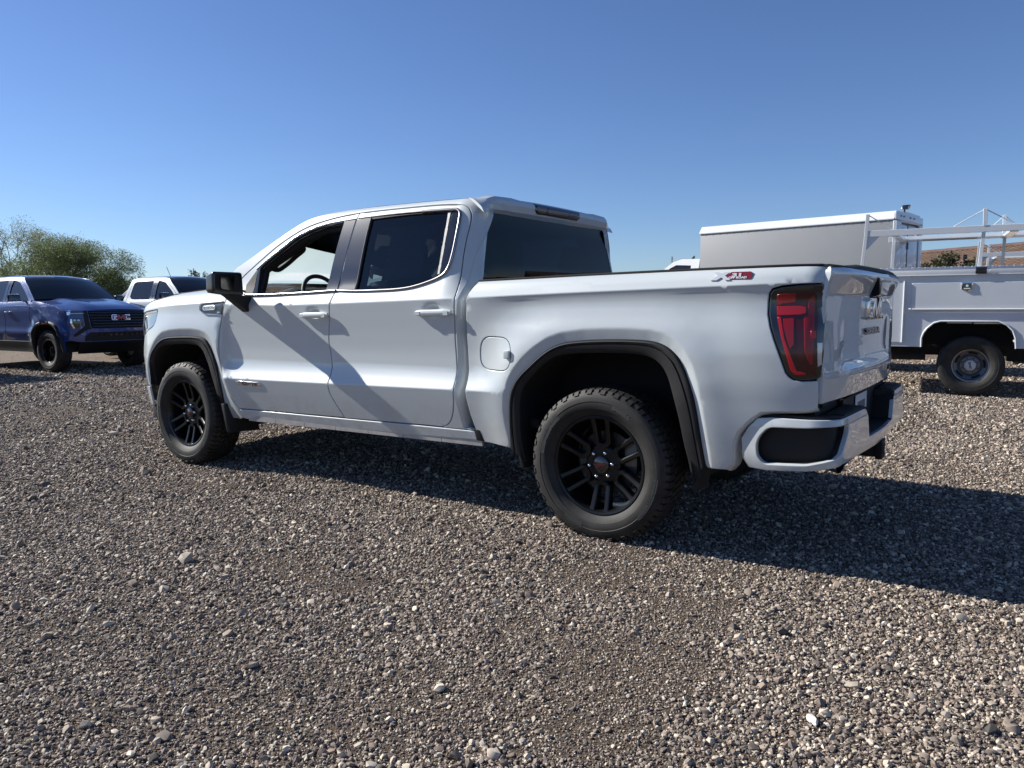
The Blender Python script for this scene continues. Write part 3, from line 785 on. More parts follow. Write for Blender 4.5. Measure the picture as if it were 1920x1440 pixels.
def truck_wheel(parent, x, s, z=.408):
    w = empty('wheel', (x, s * .870, z), 0, parent)
    t = make_tyre('tyre', w, .409, .1255, .262, s)
    g = M()
    for word, size, a in (('BRIDGESTONE', .034, -1.10), ('BRIDGESTONE', .034, 2.0), ('DUELER', .028, .45), ('DUELER', .028, 3.55)):
        g = M(); arc_text(g, word, size, .328, .1415, a, s); g.build('tyre_lettering', RUBBER_L, w, recalc=True)
    # barrel, flange and centre disc
    g = M()
    g.lathe([(.236, -.115), (.250, -.110), (.240, -.09), (.232, .0), (.236, .06), (.246, .098), (.252, .112), (.263, .1155), (.2675, .113), (.268, .106), (.262, .098)], 96, s)
    g.lathe([(.0, .064), (.060, .064), (.066, .060), (.092, .060), (.102, .054), (.108, .040), (.104, .02)], 48, s)
    for k in range(6):
        a = R(90 + 60 * k)
        def P(r, t, y): return (r * math.cos(a) - t * math.sin(a), s * y, r * math.sin(a) + t * math.cos(a))
        for sd in (-1, 1):
            # two bars of one split spoke: run parallel from the hub to the flange
            t0, t1 = sd * .036, sd * .0415
            st = [(.112, t0, .025, .068), (.140, t0, .026, .074), (.190, t0 + (t1 - t0) * .5, .026, .086), (.236, t1, .028, .100), (.252, t1 * 1.04, .036, .106)]
            v = []; f = []
            for r, t, ww, y in st:
                v += [P(r, t - ww / 2, y - .050), P(r, t - ww / 2, y - .005), P(r, t - ww / 2 + .005, y), P(r, t + ww / 2 - .005, y), P(r, t + ww / 2, y - .005), P(r, t + ww / 2, y - .050)]
            for i in range(len(st) - 1):
                for j in range(6): f.append((i * 6 + j, i * 6 + (j + 1) % 6, i * 6 + 6 + (j + 1) % 6, i * 6 + 6 + j))
            f.append((0, 1, 2, 3, 4, 5)); f.append(tuple((len(st) - 1) * 6 + j for j in (5, 4, 3, 2, 1, 0)))
            g.add(v, f)
        # U-shaped bridge of the split spoke near the hub
        v = []; f = []
        for i in range(9):
            b = math.pi * i / 8; c = .034
            for rr in (.022, .050):
                for y in (.022, .068): v.append(P(.128 - math.sin(b) * rr * .8, math.cos(b) * rr, y))
        for i in range(8):
            q = i * 4
            f += [(q + 1, q + 5, q + 7, q + 3), (q, q + 2, q + 6, q + 4), (q, q + 4, q + 5, q + 1), (q + 2, q + 3, q + 7, q + 6)]
        g.add(v, f)
    g.build('rim', RIM_BLK, w, angle=28)
    g = M(); g.lathe([(.06, .0), (.172, .0), (.172, -.022), (.06, -.022)], 64, s)
    g.build('brake_disc', DISC, w)
    g = M(); g.box((-.15, s * -.005, .07), (.075, .075, .15)); g.build('brake_caliper', mat_cal, w, bevel=.012)
    for k in range(6):
        a = R(60 + 60 * k - 8); o = M()
        o.lathe([(0, .030), (.007, .029), (.011, .022), (.0118, .0), (.0118, -.01)], 6, s)
        n = o.build('lug_nut', CHROME, w, angle=60); n.location = (.0700 * math.cos(a), s * .062, .0700 * math.sin(a))
    g = M(); g.lathe([(0, .084), (.036, .083), (.044, .078), (.046, .062)], 40, s)
    g.build('hub_cap', BLACK_GL, w, angle=50)
    ca, sa = math.cos(R(22)), math.sin(R(22))
    def hubfn(u, v, d):
        X, Z = u * ca - v * sa, u * sa + v * ca
        return (-s * X, s * (.0845 + d), Z)
    block_letters(hubfn, .016, -.001, .0012).build('emblem', HUB_RED, w)
    return w
mat_cal = mat('cast_caliper', (.16, .16, .165), .45, .7)

# ---------------------------------------------------------------- the white pickup
TRUCK = empty('pickup_truck', (0, 0, 0))
tag(TRUCK, 'white crew cab pickup with black wheels, seen from its rear left corner', 'pickup truck')

def build_side(s):
    sf = side_surf(s); H = (0, s, 0)
    gp = .0025
    # --- fender
    out = [(3.165, 1.405)] + [(x + gp, z) for x, z in spline(FD_GAP, 4)] + [(3.060, .425), (3.10, .405)] + spline(T_FRONT, 3) + [(4.40, .603), (4.464, .615)] + \
          spline([(4.470, .66), (4.473, .741), (4.462, .832), (4.436, .881), (4.392, .953), (4.352, 1.011), (4.31, 1.04)], 3) + [(4.240, 1.070), (4.172, 1.090), (4.133, 1.108), (4.101, 1.143), (4.082, 1.19), (4.066, 1.243), (4.305, 1.225), (4.42, 1.212), (4.47, 1.235)] + \
          [(4.42, 1.268), (4.28, 1.313), (4.11, 1.333), (3.99, 1.355), (3.87, 1.371), (3.72, 1.386), (3.61, 1.394), (3.4, 1.402)]
    fen = panel('fender', out, sf, WHITE, TRUCK, H, step=.045, rows=side_rows, depth=.03)
    # fender vent with its badge
    vo = [(3.452, 1.238), (3.453, 1.262), (3.432, 1.283), (3.155, 1.297), (3.183, 1.206), (3.372, 1.205), (3.395, 1.212)]
    vent = panel('side_vent', vo, sf, MIRROR_BLK, fen, H, off=.004, depth=.02, lip=.003)
    g = M()
    for ring, o2 in (([(3.455, 1.238), (3.456, 1.262), (3.434, 1.286), (3.150, 1.300), (3.181, 1.203), (3.372, 1.202), (3.398, 1.210)], .006),):
        pts = [(x, float(s * (Yside(np.array([x]), np.array([z]))[0] + o2)), z) for x, z in ring]
        g.tube(pts[:4], .0028, 6); g.tube(pts[4:] + pts[:1], .0035, 6)
    g.build('vent_trim', DKCHROME, vent) if False else g.build('vent_trim', DKCHROME, fen)
    bo = round_poly([(3.42, 1.248), (3.405, 1.268), (3.27, 1.274), (3.252, 1.254), (3.268, 1.236), (3.405, 1.231)], .008)
    panel('vent_badge', bo, sf, CHROME, fen, H, off=.007, depth=.006, lip=.002)
    bi = round_poly([(3.408, 1.249), (3.398, 1.262), (3.278, 1.267), (3.264, 1.254), (3.276, 1.243), (3.398, 1.238)], .006)
    panel('vent_badge_field', bi, sf, MIRROR_BLK, fen, H, off=.0085, depth=.004, lip=.001)
    V, F = text_geo('TURBOMAX', .026, .0008, .0006, 0, 'CENTER'); V = V * np.array([1.05, 1, 1])
    mk('badge_lettering', on_side(s, 3.335, 1.243)(V, .0095), F, WHITE_TXT if s > 0 else WHITE_TXT, fen, smooth=False)
    V, F = text_geo('4X4', .018, .0008, .0006); mk('badge_lettering', on_side(s, 3.235 if s > 0 else 3.20, 1.212)(V, .0055), F, CHROME, fen, smooth=False)
    # --- headlamp
    hl = panel('headlight', HEADLAMP, sf, LAMP_GLASS, TRUCK, H, off=-.002, depth=.02, lip=.003)
    panel('lamp_light_bar', [(4.075, 1.232), (4.300, 1.213), (4.385, 1.198), (4.44, 1.10), (4.425, 1.09), (4.37, 1.183), (4.295, 1.200), (4.083, 1.220)], sf, WHITE_LENS, hl, H, off=.002, depth=.004, lip=.001)
    panel('lamp_bezel', [(4.30, 1.19), (4.35, 1.17), (4.41, 1.09), (4.36, 1.065), (4.27, 1.085)], sf, BLACK_GL, hl, H, off=.001, depth=.003, lip=.001)
    # --- doors
    fd = spline([(x - gp, z) for x, z in FD_GAP], 4) + [(3.060, .494)] + [(1.944, .512)] + [(x + gp, z) for x, z in spline(DD_GAP, 3)[1:]] + [(x, z - .004) for x, z in spline(DOOR_TOP[4:], 3)[1:]]
    fdo = panel('front_door', fd, sf, WHITE, TRUCK, H, [round_poly(WIN_F, .012)], step=.045, rows=side_rows, depth=.03)
    rd = [(x - gp, z) for x, z in spline(DD_GAP, 3)] + [(x, z - .004) for x, z in spline(DOOR_TOP[:5], 3)[::-1]][1:-1] + [(x + gp, z) for x, z in spline(RR_GAP, 3)[::-1]] + [(1.253, .521)]
    rdo = panel('rear_door', rd, sf, WHITE, TRUCK, H, [round_poly(WIN_R, .006)], step=.045, rows=side_rows, depth=.03)
    panel('pillar_trim', BP_F, sf, PILLAR, fdo, H, off=.002, depth=.006, lip=.002)
    panel('pillar_trim', BP_R, sf, PILLAR, rdo, H, off=.002, depth=.006, lip=.002)
    panel('mirror_patch', [(2.955, 1.42), (2.865, 1.527), (2.851, 1.545), (2.849, 1.353), (2.948, 1.358)], sf, BLACK_PL, fdo, H, off=.003, depth=.008, lip=.002)
    # the driver's window is rolled down, the passenger's is up
    if s < 0: panel('window_glass', [(2.85, 1.345), (2.85, 1.545), (2.806, 1.574), (2.67, 1.655), (2.508, 1.749), (2.373, 1.796), (2.234, 1.824), (2.02, 1.836), (2.06, 1.352)], sf, GLASS_TEAL, fdo, H, off=-.014, depth=.0005, lip=.0004)
    gr = [(1.812, 1.355), (1.806, 1.845), (1.10, 1.842), (1.118, 1.70), (1.122, 1.50), (1.120, 1.425), (1.25, 1.385), (1.375, 1.366), (1.58, 1.358)]
    panel('window_glass', gr, sf, GLASS_DARK, rdo, H, off=-.012, depth=.0005, lip=.0004)
    # rear door window: dark seal, bright run channel and corner applique
    panel('window_applique', [(1.108, 1.832), (1.072, 1.829), (1.052, 1.812), (1.043, 1.78), (1.037, 1.68), (1.040, 1.555), (1.051, 1.50), (1.075, 1.459), (1.115, 1.440), (1.112, 1.50), (1.106, 1.62)], sf, BLACK_GL, rdo, H, off=-.004, depth=.004, lip=.002)
    g = M()
    st = [(1.128, 1.828), (1.121, 1.73), (1.118, 1.62), (1.117, 1.50), (1.119, 1.448)]
    for (xa, za), (xb, zb) in zip(st[:-1], st[1:]):
        w = .010
        q = [(xa + w, za), (xa - w, za), (xb - w * .7, zb), (xb + w * .7, zb)]
        Y = Yside(np.array([k[0] for k in q]), np.array([k[1] for k in q]))
        g.hexa([(k[0], s * (y - .014), k[1]) for k, y in zip(q, Y)] + [(k[0], s * (y - .003), k[1]) for k, y in zip(q, Y)])
    g.build('window_channel', mat_chan, rdo)
    def run(pts, r, off, name, m, par, n=8, sub=5):
        P = spline(pts, sub); xs = np.array([p[0] for p in P]); zs = np.array([p[1] for p in P]); Y = Yside(xs, zs) + off
        g = M(); g.tube([(a, s * y, b) for a, y, b in zip(xs, Y, zs)], r, n); return g.build(name, m, par, angle=60)
    run([(2.962, 1.376), (2.944, 1.356), (2.90, 1.347), (2.843, 1.343), (2.564, 1.345), (2.262, 1.352), (1.974, 1.362)], .0108, .004, 'window_trim', DKCHROME, fdo)
    run([(1.962, 1.362), (1.80, 1.356), (1.58, 1.357), (1.42, 1.361), (1.30, 1.373), (1.18, 1.401), (1.10, 1.429), (1.062, 1.455), (1.042, 1.493), (1.031, 1.548), (1.027, 1.68), (1.032, 1.79), (1.041, 1.822), (1.062, 1.838), (1.12, 1.842), (1.35, 1.848)], .0098, .003, 'window_trim', DKCHROME, rdo)
    run([(1.34, 1.8485), (1.55, 1.8505), (1.75, 1.8485), (1.915, 1.8445)], .004, .003, 'window_trim', DKCHROME, rdo)
    run([(1.935, 1.8435), (2.04, 1.8385), (2.234, 1.8235), (2.373, 1.796), (2.508, 1.750), (2.67, 1.656), (2.806, 1.575), (2.87, 1.530)], .0035, .003, 'window_trim', DKCHROME, fdo)
    # seals inside the frames
    run([(2.04, 1.826), (2.234, 1.811), (2.373, 1.783), (2.508, 1.736), (2.67, 1.641), (2.806, 1.560), (2.838, 1.535)], .011, -.012, 'window_seal', BLACK_PL, fdo, 6)
    run([(1.80, 1.832), (1.45, 1.840), (1.13, 1.833)], .010, -.010, 'window_seal', BLACK_PL, rdo, 6)
    run([(1.797, 1.836), (1.800, 1.6), (1.802, 1.366)], .012, -.008, 'window_seal', BLACK_PL, rdo, 6)
    # --- handles
    for par, x0, x1, z0 in ((fdo, 2.292, 2.020, 1.196), (rdo, 1.243, .966, 1.213)):
        ring = []; n = 14
        for i in range(n + 1):
            t = i / n; x = x0 + (x1 - x0) * t
            e = min(1, math.sin(min(t, 1 - t) * math.pi * 2.6 if min(t, 1 - t) < .19 else math.pi / 2)); e = max(e, .25)
            z = z0 + .006 * t; y0 = float(Yside(np.array([x]), np.array([1.14]))[0]) + .024
            hh, dd = .0205 * (.55 + .45 * e), .012 * (.45 + .55 * e)
            ring.append([(x, s * (y0 + dd * math.cos(a) ** 1), z + hh * math.copysign(abs(math.sin(a)) ** .7, math.sin(a))) for a in np.linspace(0, 2 * math.pi, 14, endpoint=False)])
        A = np.array(ring); A = np.concatenate([A, A[:, :1]], 1)
        g = M(); g.grid(A)
        for e, i in ((A[0], 0), (A[-1], 1)):
            g.add([tuple(p) for p in e[:-1]], [tuple(range(14))])
        for xx in (x0 - .025, x1 + .035):
            yb = float(Yside(np.array([xx]), np.array([z0]))[0])
            g.box((xx, s * (yb + .010), z0), (.034, .036, .022))
        h = g.build('door_handle', WHITE, par, angle=50)
    # emblem low on the front door
    eo = [(3.035, .707), (2.985, .712), (2.748, .712), (2.755, .682), (3.00, .678), (3.035, .686)]
    if s < 0: pass
    panel('door_badge', eo, sf, CHROME, fdo, H, off=.004, depth=.006, lip=.002)
    V, F = text_geo('ELEVATION', .027, .0008, .0004, 0, 'CENTER'); V = V * np.array([1.25, 1, 1])
    mk('badge_lettering', on_side(s, 2.875, .685)(V, .0045), F, BLACK_GL, fdo, smooth=False)
    # --- cab side behind and above the doors, with the roof rail
    cs = [(x, z + .003) for x, z in spline(ROOFLINE, 4)] + CAB_EDGE + [(.845, .522)] + [(1.085, .517)] + [(x - gp, z) for x, z in spline(RR_GAP, 3)[1:]] + [(x, z + .004) for x, z in spline(DOOR_TOP[:-1], 3)[1:]] + [(3.155, 1.402), (3.20, 1.412)]
    cs_ = panel('cab_side', cs, sf, WHITE, TRUCK, H, step=.045, rows=side_rows, depth=.03)
    # --- rocker below the doors
    ro = [(3.062, .487), (1.94, .503), (1.25, .513), (.835, .516), (.832, .462), (1.395, .444), (2.296, .432), (3.02, .416), (3.062, .425)]
    panel('rocker_panel', ro, sf, WHITE, TRUCK, H, off=.004, depth=.05, lip=.006)
    g = M()
    for k in range(7):
        xa, xb = 3.0 - k * .315, 3.0 - (k + 1) * .315 + .004
        za, zb = .407 + .0106 * (3.0 - xa) , .407 + .0106 * (3.0 - xb)
        g.hexa([(xa, s * .925, za - .004), (xb, s * .925, zb - .004), (xb, s * .93, zb + .05), (xa, s * .93, za + .05), (xa, s * .937, za - .004), (xb, s * .937, zb - .004), (xb, s * .945, zb + .05), (xa, s * .945, za + .05)])
    g.build('rocker_flange', SILL, TRUCK)
    g = M(); g.hexa([(.775, s * .90, .458), (.832, s * .90, .458), (.845, s * .90, .526), (.80, s * .90, .526), (.775, s * .945, .458), (.832, s * .945, .458), (.845, s * .962, .526), (.80, s * .962, .526)]); g.build('sill_end_cover', BLACK_PL, TRUCK, bevel=.004)
    # --- bed side
    bs = [(x, z) for x, z in spline(BED_FRONT[2:10], 3)] 
    bs = BED_FRONT[:2] + bs + BED_FRONT[10:] + [(.721, .453)] + spline(T_REAR, 3) + [(-.592, .462), (-.622, .462)] + BED_CUT + [(-1.093, .85)] + LAMP_CUT + \
         [(-1.100, 1.385), (-1.103, 1.405), (-1.092, 1.424), (-.99, 1.427), (-.495, 1.422), (.095, 1.413)]
    fuel = round_poly([(.775, 1.082), (.537, 1.078), (.532, .884), (.787, .890)], .085, 6)
    be = panel('bed_side', bs, sf, WHITE, TRUCK, H, [fuel] if s > 0 else [], step=.045, rows=side_rows, depth=.035, lip=.005)
    if s > 0:
        fo = [tuple(p) for p in inset_poly(np.array(fuel if area2(np.array(fuel)) > 0 else fuel[::-1]), .004)]
        fl = panel('fuel_door', fo, sf, WHITE, TRUCK, H, off=-.0015, depth=.012, lip=.003)
        g = M()
        y = float(Yside(np.array([.556]), np.array([.983]))[0])
        g.box((.556, y + .008, .983), (.040, .022, .046)); g.build('fuel_door_tab', WHITE, fl, bevel=.008, seg=3)
    V, F = text_geo('X', .052, .003, .002, .35)
    # --- off-road emblem on the bed side
    xo = [(0.0, .0), (.03, .0), (.052, .016), (.07, .0), (.098, .0), (.068, .026), (.09, .046), (.062, .046), (.05, .035), (.036, .046), (.012, .046), (.034, .026)]
    g = M(); f0 = on_side(s, -.598 if s > 0 else -.79, 1.368)
    xo = [(a, b * .82) for a, b in xo]; P0 = f0(np.array([(a, b, .001) for a, b in xo])); P1 = f0(np.array([(a, b, .006) for a, b in xo])); n = len(xo)
    g.add(np.concatenate([P0, P1]), [tuple(range(n, 2 * n)), tuple(range(n - 1, -1, -1))] + [(i, (i + 1) % n, n + (i + 1) % n, n + i) for i in range(n)])
    g.build('offroad_badge', SILVER_BADGE, be)
    q = [(.080, .004), (.185, .004), (.193, .012), (.193, .040), (.185, .046), (.096, .046), (.074, .025)]; q = [(a, b * .82) for a, b in q]
    g = M(); n = len(q); P0 = f0(np.array([(a, b, .001) for a, b in q])); P1 = f0(np.array([(a, b, .004) for a, b in q]))
    g.add(np.concatenate([P0, P1]), [tuple(range(n, 2 * n)), tuple(range(n - 1, -1, -1))] + [(i, (i + 1) % n, n + (i + 1) % n, n + i) for i in range(n)])
    g.build('badge_plate', DKRED, be)
    V, F = text_geo('31', .034, .0008, .002); V = V * np.array([1.5, .62, 1]); mk('badge_lettering', f0(V + np.array([.100, .0165, .005])), F, SILVER_BADGE, be, smooth=False)
    V, F = text_geo('OFF ROAD', .013, .0006, .0006); V = V * np.array([1.35, 1, 1]); mk('badge_lettering', f0(V + np.array([.086, .0065, .005])), F, WHITE_TXT, be, smooth=False)
    # rolled edge towards the bumper
    c = spline(BED_CUT, 4); g = M(); P = []
    A_ = np.array(c); tn = np.gradient(A_, axis=0); tn /= np.linalg.norm(tn, axis=1, keepdims=True); nn = np.stack([tn[:, 1], -tn[:, 0]], 1); nn *= np.sign((nn @ np.array([-.5, -1.])).mean())
    Yc = Yside(A_[:, 0], A_[:, 1])
    for q, dy in ((-.004, -.004), (.006, -.012), (.015, -.03), (.018, -.09)):
        B_ = A_ + nn * q; P.append(np.stack([B_[:, 0], s * (Yc + dy), B_[:, 1]], 1))
    g.grid(np.array(P)); g.build('bed_side_edge', WHITE, TRUCK, angle=70)
    # --- tail lamp
    tl = panel('tail_light', LAMP, sf, BLACK_GL, TRUCK, H, off=.003, depth=.03, lip=.007, step=.02)
    for nm, mm, o, off in (('lamp_field', RED_DARK, [(-.905, 1.303), (-1.062, 1.308), (-1.078, 1.2), (-1.078, .936), (-1.00, .936), (-.972, .985), (-.912, 1.171), (-.901, 1.246)], .0045),
                       ('red_reflector', RED_LENS, [(-.907, 1.299), (-.985, 1.305), (-.983, 1.263), (-.926, 1.256), (-.920, 1.250), (-.908, 1.250)], .0065),
                       ('red_light_bar', RED_BRIGHT, round_poly([(-.906, 1.244), (-1.004, 1.245), (-1.028, 1.241), (-1.029, 1.213), (-1.006, 1.207), (-.912, 1.203)], .006), .010),
                       ('red_reflector', RED_LENS, [(-.936, 1.188), (-.981, 1.192), (-.988, 1.075), (-.972, 1.049), (-.934, 1.160)], .0065),
                       ('red_light_guide', RED_BRIGHT, [(-.912, 1.196), (-.926, 1.196), (-.948, 1.097), (-1.003, .956), (-1.040, .949), (-1.041, .941), (-.998, .938), (-.979, .959), (-.931, 1.112)], .008),
                       ('red_reflector', RED_LENS, [(-1.037, 1.272), (-1.058, 1.296), (-1.066, 1.10), (-1.066, .985), (-1.056, .985), (-1.034, 1.042), (-1.022, 1.195), (-1.036, 1.207)], .0065),
                       ('smoked_lens', CLEAR_LENS, [(-1.066, 1.306), (-1.094, 1.306), (-1.098, 1.275), (-1.092, 1.245), (-1.067, 1.231)], .0065),
                       ('reverse_lens', WHITE_LENS, [(-1.078, 1.083), (-1.097, 1.083), (-1.097, .986), (-1.084, .975)], .0068),
                       ('signal_lens', RED_BRIGHT, [(-1.052, 1.139), (-1.072, 1.135), (-1.071, 1.098), (-1.054, 1.102)], .0085)):
        panel(nm, o, sf, mm, tl, H, off=off, depth=.006, lip=.0015, step=.02)
    # --- arch flares and mud flaps
    for Tn, I, xc, zc in ((T_REAR, I_REAR, 0, .41), (T_FRONT, I_FRONT, 3.745, .41)):
        a = spline(Tn, 3); b = spline(I, 3)
        # resample both to equal count by arc length
        def rs(P, n=64):
            P = np.array(P); L = np.r_[0, np.cumsum(np.hypot(*np.diff(P, axis=0).T))]; t = np.linspace(0, L[-1], n)
            return np.stack([np.interp(t, L, P[:, 0]), np.interp(t, L, P[:, 1])], 1)
        A, B = rs(a), rs(b)
        Ya = Yside(A[:, 0], A[:, 1]); prof_ = []
        for t, dy in ((-.012, -.03), (0.0, .004), (.04, .0115), (.12, .0135), (.26, .010), (.28, .004), (.34, .003), (.36, .009), (.80, .004), (.97, -.004), (1.0, -.012), (1.0, -.085)):
            P = A + (B - A) * t
            prof_.append(np.stack([P[:, 0], s * (Ya + dy), P[:, 1]], 1))
        g = M(); g.grid(np.array(prof_)); g.build('wheel_flare', BLACK_PL, TRUCK, angle=32)
        if xc == 0:
            for xs_, xe in ((.52, .47), (-.548, -.505)):
                g = M(); g.hexa([(xs_ * .96 + .012, s * .80, .33), (xs_ * .96 - .012, s * .80, .33), (xs_ * .96 - .012, s * .955, .33), (xs_ * .96 + .012, s * .955, .33), (xs_ + .025, s * .80, .50), (xs_ - .025, s * .80, .50), (xs_ - .025, s * .975, .50), (xs_ + .025, s * .975, .50)])
                g.build('mud_flap', BLACK_PL, TRUCK, bevel=.008)
        else:
            g = M(); g.hexa([(3.215, s * .70, .285), (3.185, s * .70, .285), (3.185, s * .975, .30), (3.215, s * .985, .30), (3.275, s * .72, .52), (3.235, s * .72, .52), (3.235, s * .985, .52), (3.275, s * .985, .52)])
            g.build('mud_flap', BLACK_PL, TRUCK, bevel=.008)
        # wheel house liner
        g = M(); P = []
        for y in (.985, .55):
            P.append([(xc + (x - xc) * 1.03, s * y, z + .012) for x, z in B])
        g.grid(np.array(P)); n = len(B)
        g.add([(xc + (x - xc) * 1.05, s * .552, z + .016) for x, z in B], [tuple(range(n))])
        g.build('wheel_liner', BLACK_IN, TRUCK, recalc=False)
    # dark structure behind the panel gaps
    cab_in = [(3.16, 1.40)] + FD_GAP + [(3.06, .45), (.86, .48)] + CAB_EDGE[::-1][1:-3] + [(.86, 1.80), (.96, 1.885)] + ROOFLINE[::-1][1:-1]
    wf = [(2.80, 1.36), (2.80, 1.54), (2.67, 1.625), (2.508, 1.712), (2.373, 1.76), (2.234, 1.787), (2.07, 1.80), (2.09, 1.37)]
    wr = [(1.77, 1.375), (1.77, 1.80), (1.13, 1.803), (1.125, 1.46), (1.25, 1.41), (1.375, 1.39)]
    cab_in = [(x + (.03 if x < 1.0 else 0), z) for x, z in cab_in]
    panel('inner_body', cab_in, sf, BLACK_IN, TRUCK, H, [wf, wr], off=-.034, depth=.03, lip=.002, step=.09)
    bed_in = [(.845, 1.30), (.80, 1.385), (-1.05, 1.41), (-1.05, .82), (-.80, .76), (-.70, .5)] + [(x * 1.06, z + .02) for x, z in T_REAR[::-1]] + [(.78, .47), (.85, .62)]
    panel('inner_bed_side', bed_in, sf, BLACK_IN, TRUCK, H, off=-.036, depth=.01, lip=.002, step=.12)
    # --- door mirror
    mr = empty('door_mirror', (2.86, s * 1.20, 1.425), 0, TRUCK)
    g = M(); g.hexa([(-.035, s * -.140, -.090), (.080, s * -.110, -.078), (.075, s * .10, -.064), (-.035, s * .115, -.062), (-.035, s * -.132, .080), (.075, s * -.110, .068), (.070, s * .10, .055), (-.035, s * .112, .082)])
    g.build('mirror_housing', MIRROR_BLK, mr, bevel=.022, seg=4, angle=45)
    q = round_poly([(-.098, -.066), (.096, -.044), (.092, .062), (-.098, .058)], .022, 4)
    g = M(); g.prism(q, lambda u, v, d: (-.034 + d, s * u, v), -.004, .003); g.build('mirror_bezel', BLACK_IN, mr)
    q = round_poly([(-.090, -.058), (.060, -.040), (.058, .054), (-.090, .050)], .02, 4)
    ty, tz = R(6), R(1)
    g = M(); g.prism(q, lambda u, v, d: (-.0425 - d - u * .10 - v * .02, s * u, v), 0, .001); g.build('mirror_glass', CHROME, mr)
    g = M(); a = [(2.945, .955, 1.212), (2.865, .955, 1.212), (2.865, 1.00, 1.222), (2.945, 1.00, 1.222)]
    b_ = [(2.955, .975, 1.335), (2.845, .985, 1.335), (2.84, 1.20, 1.352), (2.925, 1.20, 1.352)]
    g.hexa([(x - 2.86, s * (y - 1.20), z - 1.425) for x, y, z in a] + [(x - 2.86, s * (y - 1.20), z - 1.425) for x, y, z in b_])
    c_ = [(2.93, 1.09, 1.333), (2.855, 1.09, 1.333), (2.855, 1.10, 1.365), (2.93, 1.09, 1.37)]; d_ = [(2.92, 1.30, 1.358), (2.85, 1.30, 1.356), (2.85, 1.30, 1.372), (2.92, 1.30, 1.374)]
    g.hexa([(x - 2.86, s * (y - 1.20), z - 1.425) for x, y, z in c_] + [(x - 2.86, s * (y - 1.20), z - 1.425) for x, y, z in d_])
    g.build('mirror_arm', BLACK_PL, mr, bevel=.012, seg=3)
    for x in (0, 3.745): truck_wheel(TRUCK, x, s)
DKRED = mat('dark_red_emblem_field', (.16, .012, .02), .25, 0, .5)
MIRROR_BLK = mat('black_mirror_shell', (.010, .010, .011), .3, 0, .4, .1)
mat_chan = mat('grey_run_channel', (.50, .49, .45), .6, 0, 0, .1, .35, 60)
for s in (1, -1): build_side(s)

